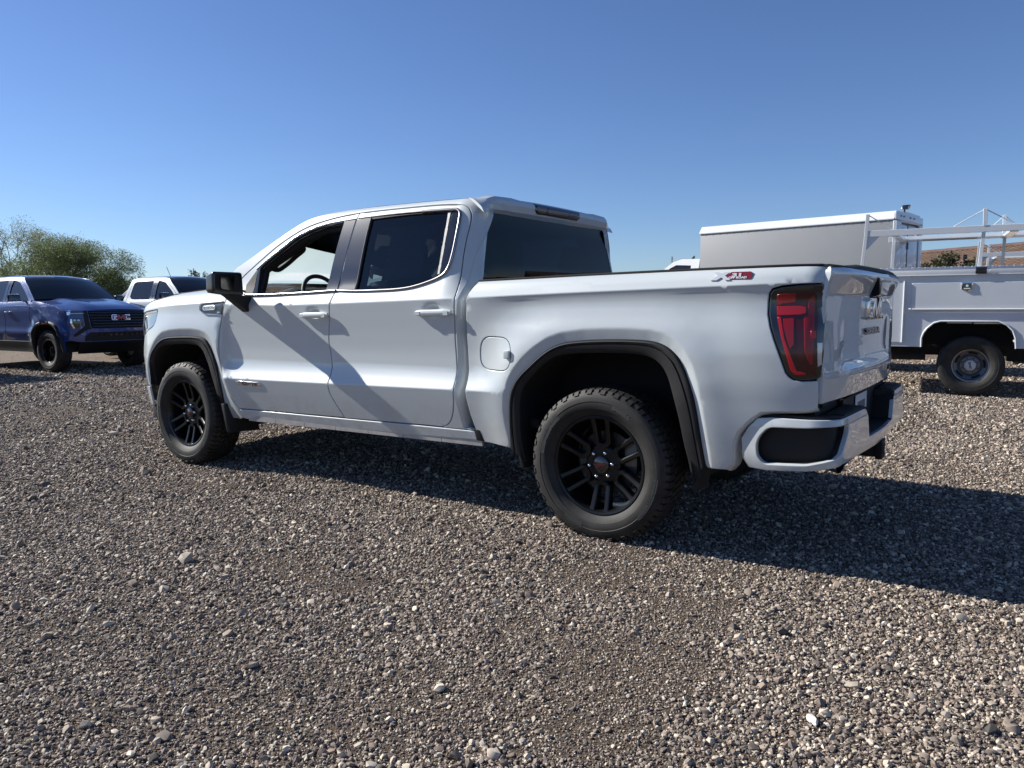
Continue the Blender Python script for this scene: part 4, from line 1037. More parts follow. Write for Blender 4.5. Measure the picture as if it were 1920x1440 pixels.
# ---------------------------------------------------------------- pickup: roof, glass, hood, front
def roof_z(x): return np.interp(x, [p[0] for p in ROOFLINE[::-1]], [p[1] for p in ROOFLINE[::-1]])
def crown_grid(xs, edge, zf, crown, n=17, xbow=0.0):
    P = []
    for x in xs:
        z = float(zf(x)); y = float(edge(x, z)); row = []
        for t in np.linspace(-1, 1, n):
            row.append((x + xbow * (1 - t * t), y * t, z + crown * (1 - abs(t) ** 2.2)))
        P.append(row)
    return np.array(P)
ys1 = lambda x, z: Yside(np.array([x]), np.array([z]))[0] - .003
def build_top():
    g = M(); P = crown_grid(np.linspace(.985, 2.46, 14), ys1, lambda x: roof_z(x) + .003, .026); g.grid(P)
    roof = g.build('roof', WHITE, TRUCK, angle=60)
    g = M(); P = crown_grid(np.linspace(2.475, 3.27, 12), lambda x, z: ys1(x, z) - .03, lambda x: roof_z(x) - .006, .03, 17, .16); g.grid(P)
    g.build('windshield', GLASS_DARKER, TRUCK, angle=60)
    # shark-fin antenna near the front of the roof
    g = M(); v = []
    for x, h, w in ((2.36, .0, .018), (2.30, .022, .022), (2.24, .046, .018), (2.20, .060, .010), (2.185, .060, .008), (2.18, .0, .022)):
        v.append([(x, -w, 1.935), (x, -w * .5, 1.935 + h * .7), (x, 0, 1.935 + h), (x, w * .5, 1.935 + h * .7), (x, w, 1.935)])
    g.grid(np.array(v)); g.build('antenna_fin', BLACK_GL, TRUCK, angle=60)
    # hood and cowl
    hx = [3.17, 3.4, 3.61, 3.72, 3.87, 3.99, 4.11, 4.28, 4.42, 4.50]; hz = [1.408, 1.405, 1.397, 1.389, 1.374, 1.358, 1.336, 1.316, 1.271, 1.236]
    g = M(); P = []
    for x in np.linspace(3.17, 4.47, 22):
        z = float(np.interp(x, hx, hz)); y = float(Yside(np.array([x]), np.array([z - .006]))[0]); row = []
        for t in np.linspace(-1, 1, 25):
            at = abs(t); dome = .024 * float(sm(.80, .62, at)) * float(sm(4.55, 4.3, x))
            row.append((x + .20 * (1 - t * t) * float(sm(3.9, 4.47, x)), y * t, z + .018 * (1 - at ** 2) + dome))
        P.append(row)
    g.grid(np.array(P)); g.build('hood', WHITE, TRUCK, angle=50)
    # front end
    def nose(u, v):
        t = np.clip(np.abs(u) / .90, 0, 1.1)
        return np.stack([4.70 - .235 * t ** 3 - .06 * np.abs(v - .85) ** 1.5, u, v], -1)
    H = (1, 0, 0)
    gr = panel('grille', round_poly([(-.62, 1.20), (.62, 1.20), (.60, .98), (.50, .72), (-.50, .72), (-.60, .98)], .05), nose, BLACK_IN, TRUCK, H, off=.0, depth=.05)
    for k in range(5):
        z = .78 + k * .09; w = .52 + .1 * sm(.75, 1.1, z); xs = np.linspace(-w, w, 9); P = nose(xs, np.full(9, z))
        g = M(); g.tube([tuple(p + np.array([.008, 0, 0])) for p in P], .014, 8); g.build('grille_bar', BLACK_GL, gr)
    fn = lambda u, v, d: (4.712 + d, u, .99 + v)
    block_letters(lambda u, v, d: fn(-u * -1, v, d), .11, -.01, .02).build('emblem', RED_TXT, gr)
    fa = [(-.87, 1.215), (.87, 1.215), (.89, .60), (.86, .45), (-.86, .45), (-.89, .60)]
    fo = panel('front_fascia', fa, nose, WHITE, TRUCK, H, [round_poly([(-.635, 1.207), (.635, 1.207), (.615, .975), (.51, .705), (-.51, .705), (-.615, .975)], .05)], depth=.04)
    panel('lower_grille', round_poly([(-.60, .655), (.60, .655), (.56, .50), (-.56, .50)], .04), nose, BLACK_PL, TRUCK, H, off=.006, depth=.02)
    g = M()
    g.box((4.48, 0, .36), (.30, 1.50, .16)); g.build('front_valance', BLACK_PL, TRUCK, bevel=.03)
    for s in (1, -1):
        # bumper end piece behind the fascia, and black air dam below it
        g = M(); g.hexa([(4.395, s * .90, .432), (4.275, s * .945, .432), (4.262, s * .93, .432), (4.38, s * .86, .432), (4.445, s * .90, .585), (4.285, s * .968, .597), (4.272, s * .955, .597), (4.43, s * .88, .585)])
        g.build('front_bumper_end', WHITE, TRUCK, bevel=.012, seg=3)
        g = M(); g.hexa([(4.42, s * .70, .30), (4.22, s * .87, .30), (4.20, s * .85, .30), (4.40, s * .66, .30), (4.43, s * .88, .428), (4.255, s * .94, .428), (4.24, s * .92, .428), (4.42, s * .84, .428)])
        g.build('air_dam', BLACK_PL, TRUCK, bevel=.01)
GLASS_DARKER = glass('windshield_glass', (.80, .90, .89))
build_top()

# ---------------------------------------------------------------- pickup: back of the cab
def build_cab_back():
    # pillar strips between the side edge and the rear window
    for s in (1, -1):
        E_ = np.array(spline(CAB_EDGE, 4)); P = []
        for x, z in E_:
            y = float(Yside(np.array([x + .004]), np.array([z]))[0])
            yb = float(np.interp(z, [.52, 1.30, 1.42, 1.83], [.86, .875, .862, .752])) - .004; xb = float(np.interp(z, [.5, 1.3, 1.42, 1.82], [.895, .868, .850, .886])) - .002
            P.append([(x + .001, s * y, z), (x * .75 + xb * .25 - .006, s * (y * .75 + yb * .25 + .001), z), ((x + xb) / 2 - .006, s * (y + yb) / 2, z), (xb, s * yb, z)])
        g = M(); g.grid(np.array(P)); g.build('cab_rear_corner', WHITE, TRUCK, angle=60)
    def bk(u, v):
        x = np.interp(v, [.5, 1.3, 1.42, 1.82], [.895, .868, .850, .886])
        return np.stack([x - .012 * (1 - (u / .9) ** 2), u, v], -1)
    H = (-1, 0, 0)
    win = round_poly([(-.848, 1.375), (.848, 1.375), (.822, 1.50), (.728, 1.822), (-.728, 1.822), (-.822, 1.50)], .03)
    out = [(-.86, .52), (.86, .52), (.875, 1.30), (.862, 1.42), (.752, 1.83), (-.752, 1.83), (-.862, 1.42), (-.875, 1.30)]
    cb = panel('cab_back', out, bk, WHITE, TRUCK, H, [win], depth=.02, step=.08)
    panel('rear_window', [tuple(p) for p in inset_poly(np.array(win if area2(np.array(win)) > 0 else win[::-1]), -.006)], bk, GLASS_REAR, TRUCK, H, off=-.006, depth=.0006, lip=.0005, step=.1)
    # roof spoiler with the high brake light
    prof_ = [(1.0, 1.940), (.92, 1.936), (.862, 1.921), (.843, 1.905), (.838, 1.878), (.850, 1.838), (.878, 1.815)]
    P = []
    for y in np.r_[-np.linspace(1, .90, 9), np.linspace(-.88, .88, 29), np.linspace(.90, 1, 9)] * .765:
        t = abs(y) / .765; e = float(sm(.91, 1.0, t)) ** 1.3; row = []
        notch = .008 * float(sm(.60, .66, t))
        ends = [(.985, 1.906), (.95, 1.895), (.925, 1.879), (.906, 1.865), (.887, 1.852), (.870, 1.838), (.853, 1.806)]
        for i, (x, z) in enumerate(prof_):
            zz = z - (.030, .026, .018, .014, .010, .004, .0)[i] * t ** 2.2 + notch * (i in (1, 2))
            ex, ez = ends[i]; ey = float(Yside(np.array([ex]), np.array([ez]))[0])
            row.append((x + (ex - x) * e, y + math.copysign(ey - .030 - .765, y) * e, zz + (ez - zz) * e))
        P.append(row)
    g = M(); g.grid(np.array(P)); A = np.array(P)
    for k in (0, -1): g.add([tuple(p) for p in A[k]], [tuple(range(7))])
    sp = g.build('roof_spoiler', WHITE, TRUCK, angle=22)
    q = [(-.298, 1.911), (.298, 1.911), (.290, 1.868), (.258, 1.847), (-.258, 1.847), (-.290, 1.868)]
    surf = lambda u, v: np.stack([np.interp(v, [1.83, 1.845, 1.878, 1.905, 1.92], [.853, .847, .838, .843, .860]) + 0 * u, u, v - .012 * (np.abs(u) / .765) ** 2.2], -1)
    bl = panel('brake_light', q, surf, BLACK_GL, TRUCK, H, off=.004, depth=.03, lip=.004)
    panel('brake_lens', [(-.13, 1.900), (.13, 1.900), (.17, 1.855), (-.17, 1.855)], surf, RED_DARK, bl, H, off=.006, depth=.004, lip=.002)
    for s in (1, -1): panel('cargo_lens', [(s * .275, 1.902), (s * .155, 1.898), (s * .185, 1.858), (s * .262, 1.862)], surf, CLEAR_LENS, bl, H, off=.006, depth=.004, lip=.002)
GLASS_REAR = glass('rear_privacy_glass', (.012, .018, .032), refl=.55)
build_cab_back()

# ---------------------------------------------------------------- pickup: bed, tailgate, rear bumper
def build_bed():
    g = M()
    g.box((-.13, 0, .80), (1.93, 1.02, .05)); g.box((.73, 0, .80), (.20, 1.62, .05)); g.box((-.88, 0, .80), (.40, 1.62, .05)); g.build('bed_floor', BLACK_PL, TRUCK)
    g = M(); g.box((.835, 0, 1.09), (.03, 1.70, .58)); g.build('bed_bulkhead', WHITE, TRUCK, bevel=.006)
    for s in (1, -1):
        g = M()
        P = []
        for x in np.linspace(.80, -1.075, 20):
            z = float(np.interp(x, [-1.1, -.99, -.495, .095, .80], [1.426, 1.427, 1.422, 1.413, 1.398])); y = float(Yside(np.array([x]), np.array([z - .004]))[0])
            P.append([(x, s * (y + .001), z - .003), (x, s * (y + .001), z + .004), (x, s * (y - .006), z + .008), (x, s * (y - .075), z + .009), (x, s * (y - .085), z - .02)])
        g.grid(np.array(P)); A = np.array(P)
        for k in (0, -1): g.add([tuple(p) for p in A[k]], [tuple(range(5))])
        g.build('rail_cap', BLACK_PL, TRUCK, angle=40)
        g = M(); g.box((-.13, s * .835, 1.22), (1.90, .02, .36)); g.box((.72, s * .83, .93), (.20, .02, .22)); g.box((-.85, s * .83, .93), (.44, .02, .22))
        g.box((.02, s * .68, 1.03), (1.25, .30, .02)); g.box((.02, s * .535, .93), (1.25, .02, .22)); g.build('bed_inner_wall', WHITE, TRUCK)
    # tailgate
    pz = [.80, .86, .90, .925, .945, .97, 1.02, 1.15, 1.28, 1.297, 1.306, 1.318, 1.382, 1.396, 1.414, 1.428]
    px = [.0, .008, .014, .018, .010, -.006, -.013, -.010, -.002, .000, .004, .010, .042, .045, .034, .006]
    def tg(u, v):
        t = np.clip(np.abs(u) / .93, 0, 1.2)
        mid = sm(.74, .58, np.abs(u))
        base = np.interp(v, pz, px); lip = sm(1.30, 1.325, v)
        d = np.where(v < 1.297, base * (.25 + .75 * mid), base * (1 - .55 * sm(.75, 1, t)))
        return np.stack([-1.150 + .046 * t ** 2.2 - d, u, v], -1)
    def rows(lo, hi, st):
        xs = np.arange(lo + .02, hi, .04); return np.concatenate([np.stack([xs, np.full_like(xs, z)], 1) for z in pz[1:-1]])
    H = (-1, 0, 0)
    out = [(-.928, .806), (.928, .806), (.930, 1.30), (.926, 1.355), (.915, 1.408), (.895, 1.427), (-.895, 1.427), (-.915, 1.408), (-.926, 1.355), (-.930, 1.30)]
    t = panel('tailgate', out, tg, WHITE, TRUCK, H, depth=.03, lip=.005, step=.04, rows=rows)
    # black top cap
    P = []
    for y in np.linspace(-.90, .90, 31):
        tt = abs(y) / .93; x = -1.150 + .046 * tt ** 2.2; up = .012 * float(sm(.62, .55, tt))
        P.append([(x + .06, y, 1.425), (x + .06, y, 1.430 + up), (x - .002, y, 1.432 + up), (x - .030 * (1 - .5 * tt), y, 1.428 + up * .6), (x - .034 * (1 - .5 * tt), y, 1.418)])
    g = M(); g.grid(np.array(P)); A = np.array(P)
    for k in (0, -1): g.add([tuple(p) for p in A[k]], [tuple(range(5))])
    g.build('tailgate_cap', BLACK_PL, t, angle=40)
    # camera and handle pod under the lip
    g = M(); g.hexa([(-1.140, -.14, 1.280), (-1.140, .14, 1.280), (-1.194, .11, 1.300), (-1.194, -.11, 1.300), (-1.150, -.23, 1.388), (-1.150, .23, 1.388), (-1.202, .19, 1.390), (-1.202, -.19, 1.390)])
    g.build('tailgate_handle', BLACK_GL, t, bevel=.010, seg=2)
    def tt(x0, z0, sc=1.0):
        def f(V, off=.004):
            V = np.asarray(V, float); y = x0 - V[:, 0]; z = z0 + V[:, 1]
            P = tg(y, z); P[:, 0] -= off + V[:, 2]; return P
        return f
    def lf(u, v, d):
        p = tg(np.array([-u]), np.array([1.228 + v]))[0]; return (p[0] - d, p[1], p[2])
    block_letters(lf, .112, -.002, .020).build('emblem', CHROME, t, bevel=.004, seg=2)
    V, F = text_geo('SIERRA', .075, .006, .003, 0, 'CENTER'); V = V * np.array([1.75, .6, 1]); mk('badge_lettering', tt(0.0, 1.095)(V, .006), F, DKCHROME, t, smooth=False)
    V, F = text_geo('ELEVATION', .045, .005, .002, 0, 'CENTER'); V = V * np.array([1.05, 1, 1]); mk('badge_lettering', tt(-.50, .872)(V, .006), F, CHROME, t, smooth=False)
    # dark sheet behind the gaps at the rear
    g = M(); g.box((-1.06, 0, 1.06), (.02, 1.80, .64)); g.build('inner_tailgate', BLACK_IN, TRUCK)
build_bed()

def build_bumper():
    pa = [(-.60, .958), (-.757, .972), (-.95, .985), (-1.06, .980), (-1.13, .962), (-1.172, .935), (-1.194, .895), (-1.203, .70), (-1.209, .413), (-1.222, 0)]
    pa = pa + [(x, -y) for x, y in pa[::-1][1:]]
    P = np.array(pa); L = np.r_[0, np.cumsum(np.hypot(*np.diff(P, axis=0).T))]; C = L[-1] / 2
    def path(u): return pchip(L, P[:, 0], u), pchip(L, P[:, 1], u)
    def sf(u, v):
        x, y = path(u); e = .004
        x1, y1 = path(u + e); x0, y0 = path(u - e); tx, ty = x1 - x0, y1 - y0; q = np.hypot(tx, ty); nx, ny = ty / q, -tx / q
        nx, ny = -nx * -1, -ny * -1
        d = -np.clip(.575 - v, 0, 1) ** 2 * 2.2 - np.clip(v - .70, 0, 1) * .18
        # outward is away from the centre of the truck
        s = np.sign(nx * (x + .5) + ny * y); return np.stack([x + nx * d * s, y + ny * d * s, v], -1)
    xs = np.linspace(0, C, 2000); X, Yp = path(xs)
    def ux(x):                                   # arc length at which the left half reaches that x on the side
        k = np.argmax(X < x); return xs[k]
    uy = lambda y: np.interp(-y, -Yp[X < -1.15], xs[X < -1.15])
    q = [(ux(-.757), .626), (ux(-.790), .683), (ux(-.828), .728), (ux(-.90), .736), (ux(-1.06), .737), (uy(.90), .741), (uy(.425), .738), (uy(.40), .700), (uy(.355), .592), (uy(.33), .584)]
    bot = [(ux(-.757), .612), (ux(-.763), .531), (ux(-.787), .486), (ux(-.873), .481), (ux(-1.054), .497), (uy(.88), .530), (uy(.60), .523), (uy(.40), .515), (uy(.20), .512)]
    mir = lambda A: [(2 * C - u, v) for u, v in A[::-1]]
    out = q + mir(q) + mir(bot) + bot[::-1] if False else q + mir(q) + [(2 * C - u, v) for u, v in bot] + bot[::-1]
    pk = [(-.828, .605), (-.842, .643), (-.875, .680), (-.90, .690), (-1.048, .697), (-1.130, .707)]
    po = [(ux(x), z) for x, z in pk] + [(uy(.805), .714), (uy(.812), .675), (uy(.895), .592), (uy(.935), .560), (ux(-1.054), .527), (ux(-.863), .513), (ux(-.834), .548)]
    po = round_poly(po, .018, 3)
    pr = [(2 * C - u, v) for u, v in po]
    cen = (0, 0, 0)
    # hint varies round the corner, so the mean of outward = backwards
    bp_ = panel('rear_bumper', out, sf, WHITE, TRUCK, (-1, 0, 0), [po, pr], depth=.022, lip=.005, step=.035)
    for s, A in ((1, po), (-1, pr)):
        A = np.array(A); A = A if area2(A) > 0 else A[::-1]
        P_ = [tuple(p) for p in inset_poly(A, -.004)]
        rec = panel('bumper_pocket', P_, sf, BLACK_PL, bp_, (-1, 0, 0), off=-.045, depth=.01, lip=.002, step=.05)
        rw = M(); B_ = densify(np.array([inset_poly(A, -.003)[k_] for k_ in range(len(A))]), .05); q0 = sf(B_[:, 0], B_[:, 1]); q1 = np.array([(x_ - math.copysign(0, x_), y_, z_) for x_, y_, z_ in q0]); e_ = .004; du_ = sf(B_[:, 0] + e_, B_[:, 1]) - q0; dv_ = sf(B_[:, 0], B_[:, 1] + e_) - q0; nn_ = np.cross(du_, dv_); nn_ /= np.linalg.norm(nn_, axis=1, keepdims=True); nn_ *= np.sign((nn_ @ np.array([-1., 0, 0])).mean()); rw.grid(np.array([np.vstack([q0 - nn_ * .018, (q0 - nn_ * .018)[:1]]), np.vstack([q0 - nn_ * .047, (q0 - nn_ * .047)[:1]])])); rw.build('pocket_wall', BLACK_PL, bp_)
    # step pads, recessed number plate bay
    for s in (1, -1):
        pl = [(-.83, .950), (-1.05, .958), (-1.135, .938), (-1.178, .890), (-1.190, .70), (-1.196, .430), (-1.10, .40), (-1.085, .90), (-.86, .90)]
        g = M(); g.prism(pl if s > 0 else [(x, y) for x, y in pl[::-1]], lambda u, v, d: (u, s * v, d), .715, .748)
        for k in range(10):
            x = -1.105 - k * .0085
            g.box((x, s * .64, .7495), (.0042, .40, .007))
        g.build('step_pad', BLACK_PL, bp_, bevel=.0)
        ed_ = [(.430, .745), (.424, .736), (.400, .700), (.356, .593), (.30, .575)]
        g = M(); g.grid(np.array([[(xx, s * yy, zz) for yy, zz in ed_] for xx in (-1.206, -1.14, -1.08)])); g.build('bay_side', BLACK_PL, bp_, angle=30)
    g = M(); g.box((-1.085, 0, .66), (.02, .86, .30)); g.box((-1.14, 0, .572), (.13, .80, .02)); g.build('plate_bay', BLACK_PL, bp_)
    pt = empty('license_plate', (-1.100, 0, .690), 0, TRUCK)
    g = M(); g.prism(round_poly([(-.155, -.078), (.155, -.078), (.155, .078), (-.155, .078)], .012), lambda u, v, d: (-d, u, v), 0, .003); g.build('plate_sheet', mat_plate, pt)
    g = M(); g.prism([(-.155, -.078), (.155, -.078), (.155, -.035), (-.155, -.035)], lambda u, v, d: (-d, u, v), .003, .0036); g.build('plate_band', mat_navy, pt)
    for k in range(7):                                                     # a row of dark printed bars too small to read
        g = M(); g.box((-.0038, .09 - k * .03, .015), (.0012, .016, .045)); g.build('plate_print', mat_navy, pt)
    # hitch receiver and exhaust
    g = M(); g.beam((-.95, 0, .468), (-1.215, 0, .468), .080, .085); g.beam((-1.19, 0, .468), (-1.225, 0, .468), .098, .102); g.beam((-1.06, -.50, .475), (-1.06, .50, .475), .09, .09)
    g.box((-1.226, 0, .468), (.004, .052, .052))
    g.build('hitch_receiver', BLACK_PL, TRUCK, bevel=.004)
    g = M(); g.tube([(-.80, .62, .49), (-1.02, .62, .488), (-1.08, .63, .486), (-1.135, .645, .480)], .040, 20, False); g.tube([(-1.135, .645, .480), (-1.08, .63, .486)], .036, 20, False)
    g.build('exhaust_pipe', CHROME, TRUCK, angle=60)
mat_plate = mat('plate_white', (.72, .72, .72), .4)
mat_navy = mat('plate_navy_print', (.02, .025, .08), .4)
build_bumper()

# ---------------------------------------------------------------- pickup: underbody and interior
def build_under():
    g = M()
    for s in (1, -1):
        g.beam((-1.05, s * .52, .55), (4.35, s * .52, .52), .09, .16)
    for x in (-.9, .7, 1.6, 2.6, 4.2): g.beam((x, -.52, .54), (x, .52, .54), .08, .10)
    g.build('chassis_frame', UNDER, TRUCK)
    g = M(); g.tube([(0, -.80, .408), (0, .80, .408)], .05, 14); g.tube([(0, .14, .408), (0, .07, .408), (0, -.07, .408), (0, -.14, .408)], [.06, .16, .16, .06], 16); g.build('rear_axle', UNDER, TRUCK, angle=50)
    g = M(); g.tube([(3.745, -.80, .408), (3.745, .80, .408)], .045, 12); g.box((3.745, 0, .42), (.35, .40, .22)); g.build('front_axle', UNDER, TRUCK, angle=50)
    for s in (1, -1):
        g = M(); g.tube(spline([(.70, s * .60, .50), (.35, s * .60, .37), (0, s * .60, .345), (-.4, s * .60, .39), (-.85, s * .60, .55)], 5), .03, 6); g.build('leaf_spring', UNDER, TRUCK)
        g = M(); g.tube([(.12, s * .68, .36), (.22, s * .52, .72)], .035, 10); g.build('shock_absorber', UNDER, TRUCK)
    g = M(); g.box((1.75, 0, .58), (2.6, 1.72, .06)); g.box((1.6, .35, .47), (.9, .40, .20)); g.build('floor_pan', UNDER, TRUCK, bevel=.02)
    g = M(); g.lathe([(.10, -.09), (.26, -.10), (.36, -.09), (.375, -.06), (.375, .06), (.36, .09), (.26, .10), (.10, .09)], 40)
    sp = g.build('spare_tyre', UNDER, TRUCK, angle=50); sp.location = (-.68, 0, .60); sp.rotation_euler = (R(90), 0, 0)
    g = M(); g.box((3.75, 0, .95), (1.1, 1.05, .62)); g.build('engine_bay', BLACK_IN, TRUCK)
build_under()

def build_interior():
    for x, y, wid in ((1.92, .40, .50), (1.92, -.40, .50), (1.10, 0, 1.36)):
        st = empty('seat', (x, y, .66), 0, TRUCK)
        g = M(); g.hexa([(.02, -wid / 2, .0), (.55, -wid / 2, .03), (.55, wid / 2, .03), (.02, wid / 2, .0), (.0, -wid / 2, .20), (.55, -wid / 2, .26), (.55, wid / 2, .26), (.0, wid / 2, .20)])
        g.build('seat_cushion', SEAT, st, bevel=.05, seg=3)
        h = .82 if wid < 1 else .80
        g = M(); g.hexa([(.02, -wid * .48, .10), (.18, -wid * .48, .12), (.18, wid * .48, .12), (.02, wid * .48, .10), (-.16, -wid * .40, h), (-.06, -wid * .40, h + .02), (-.06, wid * .40, h + .02), (-.16, wid * .40, h)])
        g.build('seat_back', SEAT, st, bevel=.05, seg=3)
        for yy in ((0,) if wid < 1 else (.40, -.40)):
            g = M(); g.hexa([(-.17, yy - .13, h + .04), (-.07, yy - .13, h + .04), (-.07, yy + .13, h + .04), (-.17, yy + .13, h + .04), (-.19, yy - .10, h + .22), (-.10, yy - .11, h + .22), (-.10, yy + .11, h + .22), (-.19, yy + .10, h + .22)])
            g.build('headrest', SEAT, st, bevel=.04, seg=3)
    # dashboard with an instrument hood over the driver's gauges
    P = []
    for y in np.linspace(-.86, .86, 29):
        hood_ = .055 * float(sm(.28, .16, abs(y - .40))); c = .03 * float(sm(.30, .1, abs(y)))
        P.append([(3.24, y, 1.33), (3.10, y, 1.362), (2.96, y, 1.365 + hood_ * .6), (2.88, y, 1.35 + hood_), (2.84, y, 1.33 + hood_), (2.835, y, 1.26), (2.88 - c, y, 1.10), (2.92, y, .75)])
    g = M(); g.grid(np.array(P)); d = g.build('dashboard', DASH, TRUCK, angle=40)
    sw = empty('steering_wheel', (2.73, .41, 1.325), 0, TRUCK); sw.rotation_euler = (0, R(24), 0)
    ring = [(0, .185 * math.cos(a), .185 * math.sin(a)) for a in np.linspace(0, 2 * math.pi, 41)]
    g = M(); g.tube(ring, .0165, 10, False); g.build('wheel_rim', BLACK_GL if False else DASH, sw, angle=60)
    g = M(); g.box((.025, 0, -.01), (.06, .15, .13)); g.build('airbag_hub', DASH, sw, bevel=.025)
    for a, b_ in (((.02, .06, .0), (0, .178, .03)), ((.02, -.06, .0), (0, -.178, .03)), ((.02, 0, -.06), (0, 0, -.178))):
        g = M(); g.beam(a, b_, .035, .02, (1, 0, 0)); g.build('wheel_spoke', DKCHROME, sw)
    # headliner, inner pillars, door cards, grab handle
    P = crown_grid(np.linspace(.90, 2.44, 8), lambda x, z: ys1(x, z) - .07, lambda x: roof_z(x) - .050, .02); g = M(); g.grid(P); g.build('headliner', LINER, TRUCK, angle=60)
    for s in (1, -1):
        g = M()
        pts = [(3.12, .88, 1.40), (2.92, .85, 1.53), (2.70, .80, 1.65), (2.48, .745, 1.775), (2.36, .73, 1.82)]
        g.tube([(x, s * y, z) for x, y, z in pts], .058, 8); g.build('inner_pillar', BLACK_IN, TRUCK, angle=60)
        hd = [(2.86, .805, 1.548), (2.83, .755, 1.535), (2.78, .735, 1.56), (2.66, .715, 1.635), (2.60, .705, 1.675), (2.59, .725, 1.70), (2.62, .765, 1.695)]
        g = M(); g.tube([(x, s * y, z) for x, y, z in spline(hd, 4)], .021, 8); g.build('grab_handle', BLACK_PL, TRUCK, angle=60)
        g = M(); g.box((2.50, s * .925, .95), (1.12, .05, .80)); g.build('door_card', DASH, TRUCK, bevel=.02)
        g = M(); g.box((1.50, s * .925, .95), (.80, .05, .80)); g.build('door_card', DASH, TRUCK, bevel=.02)
        g = M(); g.beam((1.99, s * .90, 1.36), (1.94, s * .755, 1.84), .19, .05, (0, 1, 0)); g.build('inner_post', BLACK_IN, TRUCK)
        g = M(); g.beam((2.85, s * .925, 1.345), (2.85, s * .885, 1.545), .03, .03, (0, 1, 0)); g.build('window_post', BLACK_PL, TRUCK)
        g = M(); g.hexa([(1.125, s * .90, 1.36), (.95, s * .86, 1.36), (.95, s * .82, 1.36), (1.125, s * .86, 1.36), (1.13, s * .775, 1.83), (.97, s * .755, 1.83), (.97, s * .725, 1.83), (1.13, s * .745, 1.83)])
        g.build('inner_pillar', BLACK_IN, TRUCK)
    # price sheet taped inside the rear door glass
    g = M(); q = [(1.60, 1.42), (1.28, 1.43), (1.275, 1.735), (1.585, 1.755)]
    Y = Yside(np.array([a for a, b in q]), np.array([b for a, b in q])) - .016
    g.hexa([(a, y, b) for (a, b), y in zip(q, Y)] + [(a, y - .001, b) for (a, b), y in zip(q, Y)]); g.build('window_sticker', PAPER_DIM, TRUCK)
    g = M(); q = [(1.20, 1.42), (1.25, 1.78)]
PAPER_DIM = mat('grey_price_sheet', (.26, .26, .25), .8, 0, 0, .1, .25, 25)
build_interior()

# ---------------------------------------------------------------- copies of things
def copy_tree(o, parent=None):
    c = o.copy(); COL.objects.link(c)
    if parent is not None: c.parent = parent
    for ch in list(o.children): copy_tree(ch, c)
    return c

